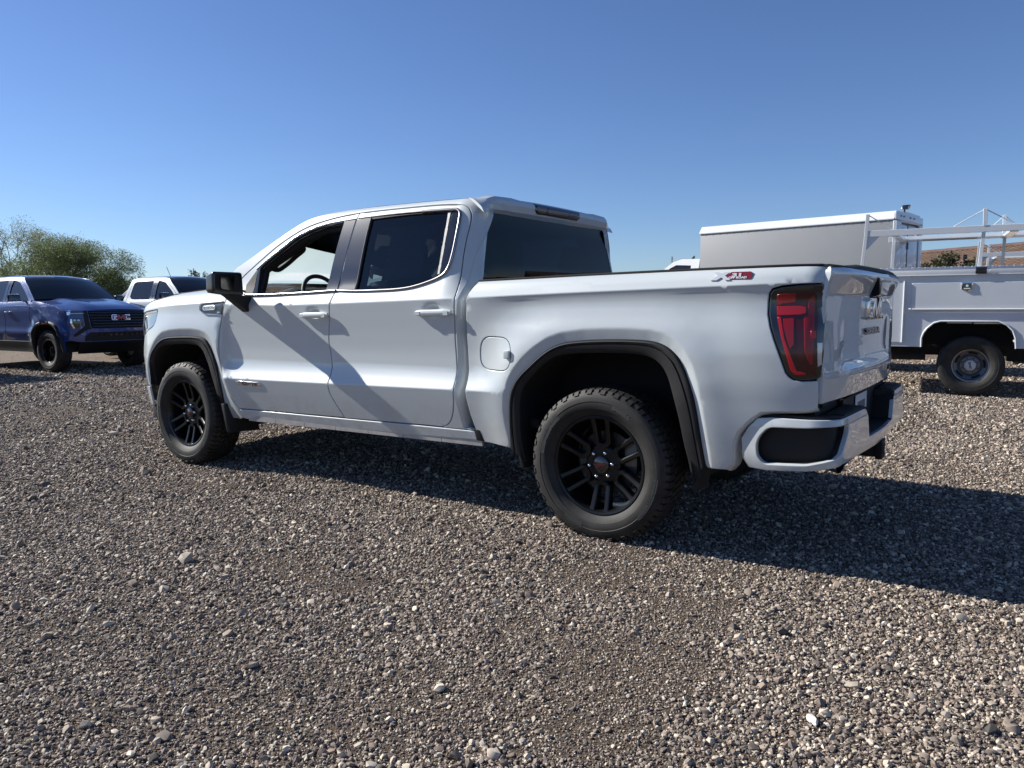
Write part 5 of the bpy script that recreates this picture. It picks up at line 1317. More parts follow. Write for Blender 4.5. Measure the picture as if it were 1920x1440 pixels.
# ---------------------------------------------------------------- service truck with ladder rack
def build_service():
    root = empty('service_truck', (-1.0247, -8.6425, 0), R(185))
    tag(root, 'white utility service truck with ladder rack and dual rear wheels beside the pickup tailgate', 'service truck', 'service trucks with ladder racks')
    ys = -1.14
    fl = lambda y: (lambda u, v: np.stack([u, 0 * u + y, v], -1))
    H = (0, -1, 0)
    arch = [(-.600, .655), (-.600, .78), (-.575, .855), (-.54, .910), (-.46, .985), (-.38, 1.012), (.29, 1.012), (.39, .965), (.46, .895), (.495, .79), (.505, .655)]
    body = panel('service_body', [(-1.32, 1.640), (2.00, 1.640), (2.00, .655)] + arch[::-1] + [(-1.32, .655)], fl(ys), WHITE_FLAT, root, H, depth=.05, step=.15)
    g = M(); g.box((.34, .57, 1.20), (3.30, .02, 1.08)); g.box((.34, -.60, 1.20), (3.28, .02, .9)); g.box((-.96, 0, .72), (.66, 2.2, .06)); g.box((1.27, 0, .72), (1.44, 2.2, .06)); g.box((2.0, 0, 1.2), (.03, 2.26, 1.05)); g.box((-1.31, .86, 1.16), (.03, .55, 1.0)); g.box((-1.31, -.86, 1.16), (.03, .52, 1.0)); g.box((.34, 1.12, 1.33), (3.3, .03, .66)); g.build('body_shell', WHITE_FLAT, root)
    g = M(); g.tube([(x, ys - .004, z) for x, z in arch], .012, 8); g.build('arch_trim', WHITE_FLAT, root, angle=60)
    d1 = panel('compartment_door', [(-1.22, 1.56), (-.845, 1.555), (-.845, .715), (-1.22, .715)], fl(ys), WHITE_FLAT, root, H, off=.012, depth=.014, lip=.005, step=.2)
    d2 = panel('compartment_door', [(-.745, 1.535), (1.60, 1.535), (1.60, 1.185), (-.745, 1.185)], fl(ys), WHITE_FLAT, root, H, off=.014, depth=.016, lip=.005, step=.2)
    d3 = panel('compartment_door', [(1.68, 1.555), (1.96, 1.555), (1.96, .715), (1.68, .715)], fl(ys), WHITE_FLAT, root, H, off=.012, depth=.014, lip=.005, step=.2)
    g = M(); g.tube([(-.835, ys - .022, 1.565), (-.840, ys - .022, .715)], .013, 10); g.build('hinge_rod', WHITE_FLAT, d1, angle=60)
    g = M(); g.tube([(-.765, ys - .024, 1.172), (1.61, ys - .024, 1.172)], .013, 10); g.tube([(-.775, ys - .022, 1.172), (-.745, ys - .022, 1.172)], .020, 10); g.build('hinge_rod', WHITE_FLAT, d2, angle=60)
    lt = M(); q = [(-.152, 1.535), (-.022, 1.535), (-.018, 1.52), (-.022, 1.435), (-.085, 1.398), (-.150, 1.435), (-.155, 1.52)]
    lt.prism(q, lambda u, v, d: (u, ys - .014 - d, v), 0, .012); l = lt.build('door_latch', CHROME, d2, bevel=.004)
    g = M(); q = [(-.140, 1.522), (-.034, 1.522), (-.036, 1.445), (-.086, 1.415), (-.138, 1.445)]; g.prism(q, lambda u, v, d: (u, ys - .0265 - d, v), 0, .002); g.build('latch_plate', BLACK_GL, l)
    g = M(); g.tube([(-.087, ys - .028, 1.487), (-.087, ys - .036, 1.487)], .016, 14); g.box((-.087, ys - .031, 1.450), (.075, .006, .014)); g.build('latch_keyhole', CHROME, l)
    # top lid and diamond plate
    g = M(); g.hexa([(-1.33, ys - .022, 1.640), (2.01, ys - .022, 1.640), (2.01, -.60, 1.640), (-1.33, -.60, 1.640), (-1.33, ys - .028, 1.706), (2.01, ys - .028, 1.706), (2.01, -.60, 1.706), (-1.33, -.60, 1.706)])
    g.box((.34, ys - .026, 1.634), (3.34, .016, .010))
    lid = g.build('top_lid', WHITE_FLAT, root, bevel=.006)
    g = M(); g.hexa([(-1.33, ys - .018, 1.708), (2.01, ys - .018, 1.708), (2.01, -.60, 1.709), (-1.33, -.60, 1.709), (-1.33, ys + .012, 1.746), (2.01, ys + .012, 1.746), (2.01, -.60, 1.747), (-1.33, -.60, 1.747)])
    pl = g.build('tread_plate', ALUM, root, bevel=.004)
    g = M()
    for k in range(84):
        x = -1.31 + k * .0396; a = R(38 if k % 2 else -38)
        for zz, yy in ((1.7265, ys - .0045),):
            c = Vector((x, yy, zz)); d = Vector((math.cos(a) * .016, .0, math.sin(a) * .016)); g.beam(c - d, c + d, .005, .006, (0, -1, 0))
        for r_ in range(3):
            c = Vector((x, ys + .05 + r_ * .04, 1.748)); d = Vector((math.cos(a) * .014, math.sin(a) * .014, 0)); g.beam(c - d, c + d, .005, .005)
    o = g.build('tread_pattern', ALUM, pl); o['kind'] = 'stuff'
    g = M(); g.box((.065, ys - .034, 1.688), (.130, .014, .090)); l = g.build('lid_latch', BLACK_GL, lid, bevel=.012)
    g = M(); g.box((.065, ys - .043, 1.688), (.100, .004, .062)); g.build('latch_plate', BLACK_PL, l)
    g = M(); g.tube([(.165, ys - .028, 1.688), (.165, ys - .046, 1.688)], .012, 12); g.build('latch_lock', CHROME, lid)
    # rack
    def post(nm, pts, w, h, up=(0, 1, 0)):
        g = M()
        for a, b in zip(pts[:-1], pts[1:]): g.beam(a, b, w, h, up)
        return g.build(nm, WHITE_FLAT, root, bevel=.003, seg=1, angle=20)
    yn, yf = -1.02, .98
    rz = 2.245
    g = M(); g.beam((-1.37, yn, rz), (2.05, yn, rz), .05, .085); g.build('rack_rail', WHITE_FLAT, root, bevel=.003, seg=1, angle=20)
    g = M(); g.beam((-1.20, yf, rz + .05), (2.05, yf, rz + .05), .05, .085); g.build('rack_rail', WHITE_FLAT, root, bevel=.003, seg=1, angle=20)
    for x in (-.98, .42, 1.75):
        g = M(); g.beam((x, yn + .02, rz - .03), (x, yf - .02, rz + .02), .10, .05); g.build('rack_crossbar', WHITE_FLAT, root, bevel=.003, seg=1, angle=20)
    g = M(); g.hexa([(-.95, .25, rz - .015), (2.0, .25, rz - .015), (2.0, yf, rz + .01), (-.95, yf, rz + .01), (-.95, .25, rz - .005), (2.0, .25, rz - .005), (2.0, yf, rz + .02), (-.95, yf, rz + .02)]); g.build('rack_shelf', WHITE_FLAT, root)
    post('rack_post', [(-1.40, yn, 1.74), (-1.365, yn, 2.19), (-1.35, yn, 2.52)], .045, .06)
    post('rack_post', [(-1.13, yf, 1.74), (-1.11, yf, 2.60)], .05, .06)
    post('rack_post', [(.085, yn, 2.28), (.08, yn, 2.51)], .05, .06); post('rack_post', [(.40, yf, 2.32), (.395, yf, 2.60)], .05, .06)
    post('rack_post', [(.045, yn + .02, 1.74), (.075, yn + .02, 2.21)], .045, .05); post('rack_post', [(.40, yf, 1.74), (.41, yf, 2.26)], .045, .05)
    post('rack_post', [(1.70, yn + .02, 1.74), (1.72, yn + .02, 2.21)], .045, .05); post('rack_post', [(1.72, yf, 1.74), (1.72, yf, 2.26)], .045, .05)
    for a, b in (((-1.345, yn, 2.51), (-1.02, yn, 2.29)), ((.075, yn, 2.50), (-.28, yn, 2.29)), ((.085, yn, 2.50), (.42, yn, 2.29)), ((-1.10, yf, 2.59), (-.80, yf, 2.34)), ((.39, yf, 2.59), (.14, yf, 2.34)), ((.40, yf, 2.59), (.66, yf, 2.34))):
        g = M(); g.tube([a, b], .007, 6); g.build('rack_brace', WHITE_FLAT, root)
    for x, z0 in ((-1.34, 2.17), (-1.07, 2.24)):
        y = yn if x < -1.2 else yf
        g = M(); g.hexa([(x - .02, y - .004, z0 - .14), (x + .0, y - .004, z0 - .14), (x + .0, y + .004, z0 - .14), (x - .02, y + .004, z0 - .14), (x - .02, y - .004, z0 + .04), (x + .16, y - .004, z0 + .04), (x + .16, y + .004, z0 + .04), (x - .02, y + .004, z0 + .04)]); g.build('rack_gusset', WHITE_FLAT, root)
    g = M(); g.box((-.10, yf, 1.98), (.06, .06, .07)); g.build('work_lamp', BLACK_GL, root, bevel=.01)
    # chassis, rear bumper, exhaust
    g = M(); g.beam((-1.2, .42, .60), (4.3, .42, .60), .09, .18); g.beam((-1.2, -.42, .60), (4.3, -.42, .60), .09, .18); g.tube([(0, -.9, .42), (0, .9, .42)], .07, 12)
    g.tube([(0, .16, .42), (0, .08, .42), (0, -.08, .42), (0, -.16, .42)], [.07, .19, .19, .07], 14); g.box((1.1, -.2, .55), (1.3, .5, .22)); g.build('chassis_frame', UNDER, root, angle=50)
    g = M(); g.tube([(-1.30, -.72, .50), (-.55, -.72, .50)], .055, 14); g.build('exhaust_pipe', UNDER, root, angle=50)
    g = M(); g.box((-1.36, 0, .60), (.16, 2.1, .16)); g.build('rear_bumper', UNDER, root, bevel=.02)
    g = M(); g.prism([(-.60, .66), (-.60, .78), (-.46, .99), (.39, .97), (.50, .79), (.50, .66)], lambda u, v, d: (u, d, v + .012), -.62, -.60); g.build('wheel_well', BLACK_IN, root)
    g = M(); g.beam((-.30, -.9, .985), (.0, -.9, .985), .06, .012); g.beam((.02, -.85, .982), (.34, -.85, .982), .08, .02); g.build('well_bracket', ALUM, root)
    # wheels
    def rim(w, s, off):
        g = M(); g.lathe([(.20, -.10), (.215, -.06), (.205, .0), (.214, .05), (.230, .085), (.246, .096), (.252, .094)], 64, s); g.build('rim_ring', RIM_RING, w, angle=40)
        g = M(); g.lathe([(.208, .02), (.198, -.035), (.150, -.055), (.130, -.045), (.122, -.02), (.085, -.018), (.083, .0), (0, .0)], 64, s)
        g.build('rim_disc', mat_steelgrey, w, angle=40)
        for k in range(8):
            a = R(22 + 45 * k); g = M(); g.lathe([(0, .018), (.011, .016), (.013, -.02)], 6, s); n = g.build('lug_nut', BLACK_GL, w); n.location = (.103 * math.cos(a), s * -.018, .103 * math.sin(a))
        for k in range(5):
            a = R(80 + 72 * k); g = M(); v = []
            for i in range(9):
                b = -.33 + .66 * i / 8
                v.append([(r * math.cos(a + b), s * (-.046 + (.010 if r > .17 else 0)), r * math.sin(a + b)) for r in (.160, .188)])
            g.grid(np.array(v)); g.build('hand_hole', BLACK_IN, w)
        q = [(.074 * math.cos(R(22.5 + 45 * k)), .074 * math.sin(R(22.5 + 45 * k))) for k in range(8)]
        g = M(); g.prism(q, lambda u, v, d: (u, s * d, v), .0, .035); g.build('hub_cap', RIM_SIL, w, bevel=.008)
        ca, sa = math.cos(R(-78)), math.sin(R(-78))
        block_letters(lambda u, v, d: (-s * (u * ca - v * sa), s * (.036 + d), u * sa + v * ca), .024, -.001, .001).build('emblem', BLACK_GL, w)
    for s in (-1, 1):
        w = empty('wheel', (0, s * .955, .405), 0, root)
        make_tyre('tyre', w, .412, .113, .228, s, False, seg=80); rim(w, s, 0)
        w2 = empty('wheel', (0, s * .68, .405), 0, root); make_tyre('tyre', w2, .412, .113, .228, s, False, seg=64)
        w = empty('wheel', (4.0, s * .90, .405), 0, root); make_tyre('tyre', w, .412, .113, .228, s, False, seg=64)
        g = M(); g.lathe([(.22, .08), (.20, .03), (.10, .06), (0, .07)], 40, s); g.build('rim_disc', RIM_SIL, w)
    # cab, out of the frame to the right
    side = [(2.06, .60), (2.06, 1.30), (2.10, 1.98), (2.30, 2.03), (3.05, 2.02), (3.75, 1.42), (4.75, 1.32), (4.85, .95), (4.85, .55), (4.45, .55), (4.35, .90), (3.65, .90), (3.55, .55)]
    for s in (-1, 1):
        yf_ = lambda u, v, s=s: np.stack([u, s * (.98 - .38 * np.clip(v - 1.30, 0, 1)), v], -1)
        cbp = panel('cab_side', side, yf_, WHITE_FLAT, root, (0, s, 0), [[(2.35, 1.36), (2.38, 1.88), (2.98, 1.88), (3.45, 1.42)]], step=.15)
        panel('window_glass', [(2.33, 1.34), (2.36, 1.90), (2.99, 1.90), (3.48, 1.41)], yf_, GLASS_BG, cbp, (0, s, 0), off=-.015, depth=.001, lip=.0005, step=.2)
    g = M(); g.grid(np.array([[(x, y, z) for y in (-(.98 - .38 * max(z - 1.3, 0)), 0, .98 - .38 * max(z - 1.3, 0))] for x, z in [(2.06, .60), (2.06, 1.30), (2.10, 1.98), (2.30, 2.03), (3.05, 2.02)]])); g.build('cab_roof', WHITE_FLAT, root, angle=30)
    g = M(); g.grid(np.array([[(x, y, z) for y in (-(.98 - .38 * max(z - 1.3, 0)), 0, .98 - .38 * max(z - 1.3, 0))] for x, z in [(3.05, 2.02), (3.75, 1.42)]])); g.build('windshield', GLASS_BG, root)
    g = M(); g.grid(np.array([[(x, y, z) for y in (-.95, 0, .95)] for x, z in [(3.75, 1.42), (4.75, 1.32), (4.85, .95), (4.85, .55)]])); g.build('hood', WHITE_FLAT, root, angle=30)
    g = M(); g.box((4.87, 0, 1.0), (.04, 1.5, .45)); g.build('grille', BLACK_PL, root)
    return root
RIM_RING = mat('bright_rim_ring', (.66, .67, .69), .3, .1, .4, .08)
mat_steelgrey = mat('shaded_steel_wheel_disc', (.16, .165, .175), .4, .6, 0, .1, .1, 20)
SERVICE = build_service()
_f = copy_tree(SERVICE)
_h = Vector((math.cos(R(185)), math.sin(R(185)), 0)); _l = Vector((-_h.y, _h.x, 0))
_f.location = SERVICE.location + _h * 1.55 + _l * 6.6
_f['label'] = 'farther white service truck of which only rack posts show behind the nearer service body'

# ---------------------------------------------------------------- white box truck
def build_box_truck():
    root = empty('box_truck', (.36, -10.592, 0), R(-10))
    tag(root, 'white box truck with a plain grey cargo body, parked behind the white pickup bed', 'box truck')
    L_, W_, zb, zc, zt = 3.86, 1.46, .85, 2.745, 2.89
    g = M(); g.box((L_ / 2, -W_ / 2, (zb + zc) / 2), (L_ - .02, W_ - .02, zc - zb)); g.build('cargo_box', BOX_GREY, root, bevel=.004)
    g = M(); v = []
    for x in (-.012, L_ + .012): v.append([(x, .012, zc - .012), (x, .014, zc + .004), (x, -.10, zt), (x, -W_ / 2, zt + .02), (x, -W_ + .10, zt), (x, -W_ - .014, zc + .004), (x, -W_ - .012, zc - .012)])
    g.grid(np.array(v)); A = np.array(v)
    for k in (0, 1): g.add([tuple(p) for p in A[k]], [tuple(range(7))])
    rf = g.build('box_roof', WHITE_FLAT, root, angle=12)
    g = M()
    for k in range(24): g.tube([(.1 + k * .158, .002, zc - .03), (.1 + k * .158, .005, zc - .03)], .007, 6)
    o = g.build('rivet_row', BOX_GREY, root); o['kind'] = 'stuff'
    # rear frame and doors
    fr = M(); fr.box((-.02, -.145, (zb + zc) / 2), (.05, .29, zc - zb)); fr.box((-.02, -W_ + .10, (zb + zc) / 2), (.05, .20, zc - zb)); fr.box((-.02, -W_ / 2, zc + .03), (.05, W_, .15)); fr.box((-.02, -W_ / 2, zb + .05), (.05, W_, .12)); fr.build('rear_frame', WHITE_FLAT, root, bevel=.008)
    for y0, y1 in ((-.315, -.63), (-.685, -1.24)):
        g = M(); g.box((-.016, (y0 + y1) / 2, 1.80), (.04, y0 - y1, 1.72)); d = g.build('rear_door', WHITE_FLAT, root, bevel=.01)
        g = M(); g.box((-.04, (y0 + y1) / 2, 1.42), (.012, .10, .26)); g.build('door_latch', CHROME, d, bevel=.004)
        for z in (1.1, 1.7, 2.3):
            g = M(); g.tube([(-.042, y0 + .0, z - .06), (-.042, y0 + .0, z + .06)], .014, 8); g.build('hinge', STEEL, d)
    for y, w in ((-.30, .035), (-.66, .05), (-1.25, .02)):
        g = M(); g.box((-.008, y, 1.80), (.05, w, 1.74)); g.build('door_seal', BLACK_PL, root)
    g = M(); g.box((-.01, -.52, zt + .03), (.03, .03, .06)); g.hexa([(-.07, -.58, zt + .05), (.03, -.58, zt + .05), (.03, -.46, zt + .05), (-.07, -.46, zt + .05), (-.10, -.57, zt + .13), (.02, -.55, zt + .13), (.02, -.49, zt + .13), (-.10, -.47, zt + .13)]); g.build('rear_camera', BLACK_GL, root, bevel=.008)
    for y in (-.25, -.40, -.75, -.95):
        g = M(); g.box((-.05, y, zc + .06), (.012, .05, .025)); g.build('marker_light', RED_DARK, root)
    # cab
    side = [(3.95, .55), (3.95, 2.235), (4.40, 2.25), (4.62, 2.19), (4.95, 1.95), (5.35, 1.45), (5.85, 1.32), (6.0, 1.1), (6.0, .55), (5.65, .55), (5.5, .9), (4.95, .9), (4.8, .55)]
    for s, yb in ((1, .02), (-1, -W_ - .02)):
        yf_ = lambda u, v, s=s, yb=yb: np.stack([u, yb - s * .22 * np.clip(v - 1.35, 0, 1.2), v], -1)
        cs = panel('cab_side', side, yf_, WHITE_FLAT, root, (0, s, 0), [[(4.12, 1.45), (4.15, 2.10), (4.52, 2.12), (4.68, 2.05), (5.02, 1.55)]], step=.15)
        panel('window_glass', [(4.10, 1.43), (4.13, 2.12), (4.52, 2.14), (4.70, 2.06), (5.06, 1.54)], yf_, GLASS_BG, cs, (0, s, 0), off=-.015, depth=.001, lip=.0005, step=.2)
    def strip(pts, nm, m):
        g = M(); g.grid(np.array([[(x, y, z) for y in (.02 - .22 * max(z - 1.35, 0), -W_ / 2, -W_ - .02 + .22 * max(z - 1.35, 0))] for x, z in pts])); g.build(nm, m, root, angle=40)
    strip([(3.95, .55), (3.95, 2.235), (4.40, 2.255), (4.62, 2.19)], 'cab_roof', WHITE_FLAT); strip([(4.62, 2.19), (4.95, 1.95), (5.35, 1.45)], 'windshield', GLASS_BG); strip([(5.35, 1.45), (5.85, 1.32), (6.0, 1.1), (6.0, .55)], 'hood', WHITE_FLAT)
    g = M(); g.hexa([(4.38, -.55, 2.25), (4.30, -.55, 2.25), (4.30, -.50, 2.25), (4.38, -.50, 2.25), (4.31, -.53, 2.33), (4.29, -.53, 2.33), (4.29, -.52, 2.33), (4.31, -.52, 2.33)]); g.build('antenna_fin', BLACK_GL, root)
    g = M(); g.box((2.6, -W_ / 2, .60), (6.4, .8, .16)); g.build('chassis_frame', UNDER, root)
    for x in (.9, 5.22):
        for s, y in ((1, -.14), (-1, -W_ + .14)):
            w = empty('wheel', (x, y, .40), 0, root); make_tyre('tyre', w, .40, .11, .21, s, False, seg=48)
            g = M(); g.lathe([(.215, .09), (.19, .03), (.10, .05), (0, .06)], 32, s); g.build('rim_disc', RIM_SIL, w)
build_box_truck()

# ---------------------------------------------------------------- mid-size pickups of the row behind
P2 = prof([(.40, .885), (.55, .915), (.70, .938), (.80, .955), (.86, .944), (1.0, .944), (1.2, .954), (1.30, .948)], [(1.30, .948), (1.36, .928), (1.40, .905), (1.6, .835), (1.78, .765), (1.86, .720), (1.92, .66), (1.96, .55)])
ARC = [(-.52, .40), (-.50, .72), (-.36, .93), (-.15, 1.0), (.15, 1.0), (.36, .93), (.50, .72), (.52, .40)]
def Ymid(x, z):
    x = np.asarray(x, float); z = np.asarray(z, float); y = np.interp(z, ZS, P2)
    for xc in (0, 3.34):
        d = seg_sd(x, z, [(xc + a * 1.05, b * 1.04 if b > .5 else .2) for a, b in ARC]); y = y + np.where(d < 0, .035, .035 * np.exp(-(np.maximum(d, 0) / .10) ** 2)) * (z < 1.35)
    return y - np.where(x > 3.75, .34 * (x - 3.75) ** 2, 0) - np.where(x < -.7, .15 * (-.7 - x) ** 2, 0)

def mid_wheel(parent, x, s, near):
    w = empty('wheel', (x, s * .83, .415), 0, parent)
    make_tyre('tyre', w, .412, .125, .232, s, near, n=44, seg=64)
    g = M(); g.lathe([(.19, -.08), (.20, .05), (.215, .10), (.236, .115), (.243, .112), (.246, .098)], 64, s)
    g.lathe([(0, .075), (.06, .073), (.09, .055), (.10, .02)], 32, s)
    for k in range(6):
        a = R(30 + 60 * k)
        for t in (-.028, .028):
            P = lambda r, q, y: (r * math.cos(a) - q * math.sin(a), s * y, r * math.sin(a) + q * math.cos(a))
            g.hexa([P(.07, t - .012, .03), P(.22, t * 1.5 - .014, .06), P(.22, t * 1.5 + .014, .06), P(.07, t + .012, .03), P(.07, t - .010, .062), P(.22, t * 1.5 - .010, .098), P(.22, t * 1.5 + .010, .098), P(.07, t + .010, .062)])
    g.build('rim', RIM_BLK, w, angle=35)
    g = M(); g.lathe([(.228, .1125), (.240, .1145), (.2445, .1115)], 64, s); g.build('rim_lip', RIM_MACH, w, angle=60)
    g = M(); g.lathe([(.05, .0), (.17, .0), (.17, -.02), (.05, -.02)], 32, s); g.build('brake_disc', STEEL, w)
    for k in range(12):
        a = R(30 * k + 12); g = M(); g.lathe([(0, .126), (.006, .125), (.008, .110)], 6, s); n = g.build('rim_bolt', CHROME, w); n.location = (.226 * math.cos(a), 0, .226 * math.sin(a))

def mid_pickup(loc, rz, paint, label, near=True, emblem=RED_TXT, roof_paint=None):
    T = empty('pickup_truck', loc, rz)
    tag(T, label, 'pickup truck', 'pickups parked in the row at left')
    F1 = [(x + 3.34, z) for x, z in ARC]
    for s in (-1, 1):
        sf = lambda u, v, s=s: np.stack([u, s * Ymid(u, v), v], -1); H = (0, s, 0); kw = dict(step=.09, depth=.03)
        fen = panel('fender', [(2.76, 1.37), (2.74, 1.10), (2.76, .50), (2.82, .47)] + F1 + [(3.90, .60), (4.02, .62), (4.05, .85), (4.03, 1.08), (3.98, 1.20), (3.6, 1.315), (3.1, 1.385), (2.82, 1.42)], sf, paint, T, H, **kw)
        wf = [(2.66, 1.405), (2.42, 1.60), (2.12, 1.79), (1.92, 1.835), (1.80, 1.840), (1.84, 1.395)]
        wr = [(1.70, 1.395), (1.68, 1.842), (1.0, 1.825), (.93, 1.79), (.90, 1.47), (.98, 1.41), (1.10, 1.395)]
        fd = panel('front_door', [(2.75, .50), (2.732, 1.10), (2.752, 1.372), (2.74, 1.42), (2.45, 1.64), (2.12, 1.84), (1.92, 1.882), (1.745, 1.887), (1.78, 1.38), (1.82, 1.1), (1.80, .75), (1.72, .50)], sf, paint, T, H, [wf], **kw)
        rd = panel('rear_door', [(1.712, .50), (1.792, .75), (1.812, 1.1), (1.772, 1.38), (1.737, 1.887), (1.1, 1.872), (.88, 1.82), (.80, 1.42), (.78, 1.0), (.66, .85), (.60, .55), (.62, .50)], sf, paint, T, H, [wr], **kw)
        ins = lambda P: [tuple(p) for p in inset_poly(np.array(P if area2(np.array(P)) > 0 else P[::-1]), -.008)]
        panel('window_glass', ins(wf), sf, GLASS_BG, fd, H, off=-.010, depth=.001, lip=.0005, step=.15); panel('window_glass', ins(wr), sf, GLASS_BG, rd, H, off=-.010, depth=.001, lip=.0005, step=.15)
        panel('pillar_trim', [(1.84, 1.845), (1.755, 1.847), (1.788, 1.388), (1.87, 1.388)], sf, PILLAR, fd, H, off=.003, depth=.006, lip=.002, step=.15)
        panel('pillar_trim', [(1.742, 1.847), (1.66, 1.846), (1.675, 1.388), (1.778, 1.388)], sf, PILLAR, rd, H, off=.003, depth=.006, lip=.002, step=.15)
        for par, x0 in ((fd, 1.98), (rd, 1.05)):
            y = float(Ymid(np.array([x0]), np.array([1.17]))[0]); g = M(); g.box((x0, s * (y + .02), 1.19), (.20, .035, .035)); g.build('door_handle', CHROME if near else paint, par, bevel=.012)
        panel('cab_side', [(.595, .50), (.61, .85), (.772, 1.0), (.792, 1.42), (.872, 1.825), (1.1, 1.878), (1.74, 1.893), (1.92, 1.888), (2.12, 1.847), (2.45, 1.647), (2.76, 1.415), (2.84, 1.425), (2.50, 1.685), (2.18, 1.888), (1.95, 1.930), (1.6, 1.945), (.90, 1.92), (.80, 1.87), (.68, 1.42), (.66, 1.1), (.57, .9), (.55, .50)], sf, paint, T, H, **kw)
        panel('bed_side', [(.648, 1.1), (.655, 1.335), (-1.10, 1.345), (-1.13, .60), (-.56, .58)] + [(x * 1.0, z) for x, z in ARC] + [(.535, .50), (.56, .9)], sf, paint, T, H, **kw)
        panel('rocker_panel', [(2.77, .60), (.575, .60), (.53, .49), (.53, .38), (2.80, .38), (2.80, .49)], sf, BLACK_PL, T, H, off=.012, depth=.05, step=.2)
        panel('inner_body', [(2.80, 1.38), (2.80, .45), (.60, .45), (.70, 1.36)], sf, BLACK_IN, T, H, off=-.035, depth=.01, step=.3)
        for xc in (0, 3.34):
            A = spline([(xc + a, b) for a, b in ARC], 4); B = spline([(xc + a * .90, b * .925 if b > .5 else b) for a, b in ARC], 4)
            xs = np.array([p[0] for p in A]); zs = np.array([p[1] for p in A]); Y = Ymid(xs, zs); P = []
            A_, B_ = np.array(A), np.array(B)
            for t, dy in ((-.12, -.02), (0, .012), (.3, .035), (.8, .030), (1, .01), (1, -.08)):
                q = A_ + (B_ - A_) * t; P.append(np.stack([q[:, 0], s * (Y + dy), q[:, 1]], 1))
            g = M(); g.grid(np.array(P)); fl = g.build('wheel_flare', BLACK_PL, T, angle=35)
            if xc > 1:
                g = M(); g.box((xc + .02, s * (float(Ymid(np.array([xc]), np.array([1.0]))[0]) + .030), .962), (.15, .02, .028)); g.build('side_marker', AMBER, fl, bevel=.006)
            g = M(); P = [[(x, s * y, z) for x, z in B] for y in (.95, .50)]; g.grid(np.array(P)); g.add([(x, s * .5, z) for x, z in B], [tuple(range(len(B)))]); g.build('wheel_liner', BLACK_IN, T, recalc=False)
            mid_wheel(T, xc, s, near)
        # mirror
        mr = M(); mr.hexa([(2.50, s * 1.02, 1.40), (2.60, s * 1.02, 1.41), (2.57, s * 1.21, 1.42), (2.49, s * 1.22, 1.41), (2.50, s * 1.02, 1.53), (2.58, s * 1.02, 1.535), (2.56, s * 1.21, 1.535), (2.49, s * 1.22, 1.54)]); mr.hexa([(2.55, s * .90, 1.385), (2.61, s * .90, 1.385), (2.57, s * 1.04, 1.41), (2.52, s * 1.04, 1.41), (2.55, s * .90, 1.41), (2.61, s * .90, 1.41), (2.57, s * 1.04, 1.44), (2.52, s * 1.04, 1.44)])
        o = mr.build('door_mirror', BLACK_GL, T, bevel=.02, seg=3)
        g = M(); g.box((2.585, s * 1.13, 1.545), (.05, .16, .008)); g.build('mirror_strip', CHROME, o, bevel=.003)
        V, F = text_geo('AT4' if False else 'CANYON' if False else '4X4', .09, .004, .004); 
        mk('badge_lettering', np.stack([2.55 - s * V[:, 0], s * (Ymid(2.55 - s * V[:, 0], .70 + V[:, 1]) + .004 + V[:, 2]), .70 + V[:, 1]], 1), F, CHROME, fd, smooth=False)
    # roof, glass, hood
    e2 = lambda x, z: float(Ymid(np.array([x]), np.array([z]))[0])
    RL = [(.80, 1.872), (.90, 1.922), (1.6, 1.947), (1.95, 1.932), (2.18, 1.890), (2.50, 1.687), (2.84, 1.427)]
    rzf = lambda x: np.interp(x, [p[0] for p in RL], [p[1] for p in RL])
    g = M(); g.grid(crown_grid(np.linspace(.86, 2.10, 9), e2, lambda x: rzf(x), .03, 13)); g.build('roof', roof_paint or paint, T, angle=60)
    g = M(); g.grid(crown_grid(np.linspace(2.12, 2.82, 9), lambda x, z: e2(x, z) - .02, lambda x: rzf(x) - .004, .02, 15, .16)); g.build('windshield', GLASS_BG, T, angle=60)
    g = M(); g.grid(np.array([[(2.80 + .17 * (1 - (y / .86) ** 2), y, 1.425 - .02 * abs(y)), (2.98 + .17 * (1 - (y / .86) ** 2), y, 1.385)] for y in np.linspace(-.86, .86, 11)])); g.build('cowl', BLACK_PL, T)
    g = M(); P = []
    for x in np.linspace(2.84, 4.02, 14):
        z = float(np.interp(x, [2.84, 3.1, 3.6, 3.98, 4.02], [1.415, 1.388, 1.318, 1.205, 1.185])); y = e2(x, z - .01); row = []
        for t in np.linspace(-1, 1, 25):
            at = abs(t); b_ = .045 * float(sm(.72, .58, at)) * float(sm(4.06, 3.8, x)) * float(sm(2.8, 3.05, x)) - .015 * float(sm(.40, .32, at)) * float(sm(4.0, 3.7, x))
            row.append((x + .24 * (1 - t * t) * float(sm(3.4, 4.02, x)), y * t, z + .045 * (1 - at ** 2) * float(sm(2.8, 3.2, x)) + b_))
        P.append(row)
    g.grid(np.array(P)); g.build('hood', paint, T, angle=50)
    g = M(); g.grid(np.array([[(.83, y, 1.87), (.66, y * 1.12, 1.40), (.64, y * 1.15, .6)] for y in (-.72, 0, .72)])); g.build('cab_back', paint, T, angle=30)
    g = M(); g.box((-.23, 0, .82), (1.72, 1.7, .05)); g.box((-1.11, 0, .97), (.05, 1.72, .72)); g.build('bed_tub', paint, T)
    # nose
    def nose(u, v):
        t = np.clip(np.abs(u) / .93, 0, 1.1); return np.stack([4.275 - .26 * t ** 3.2 - .10 * np.clip(v - 1.0, 0, 1) - .16 * np.clip(.72 - v, 0, 1), u, v], -1)
    H = (1, 0, 0)
    gh = [(-.62, 1.205), (.62, 1.205), (.585, .90), (.56, .86), (-.56, .86), (-.585, .90)]
    low = [(-.70, .70), (-.62, .795), (.62, .795), (.70, .70), (.70, .60), (-.70, .60)]
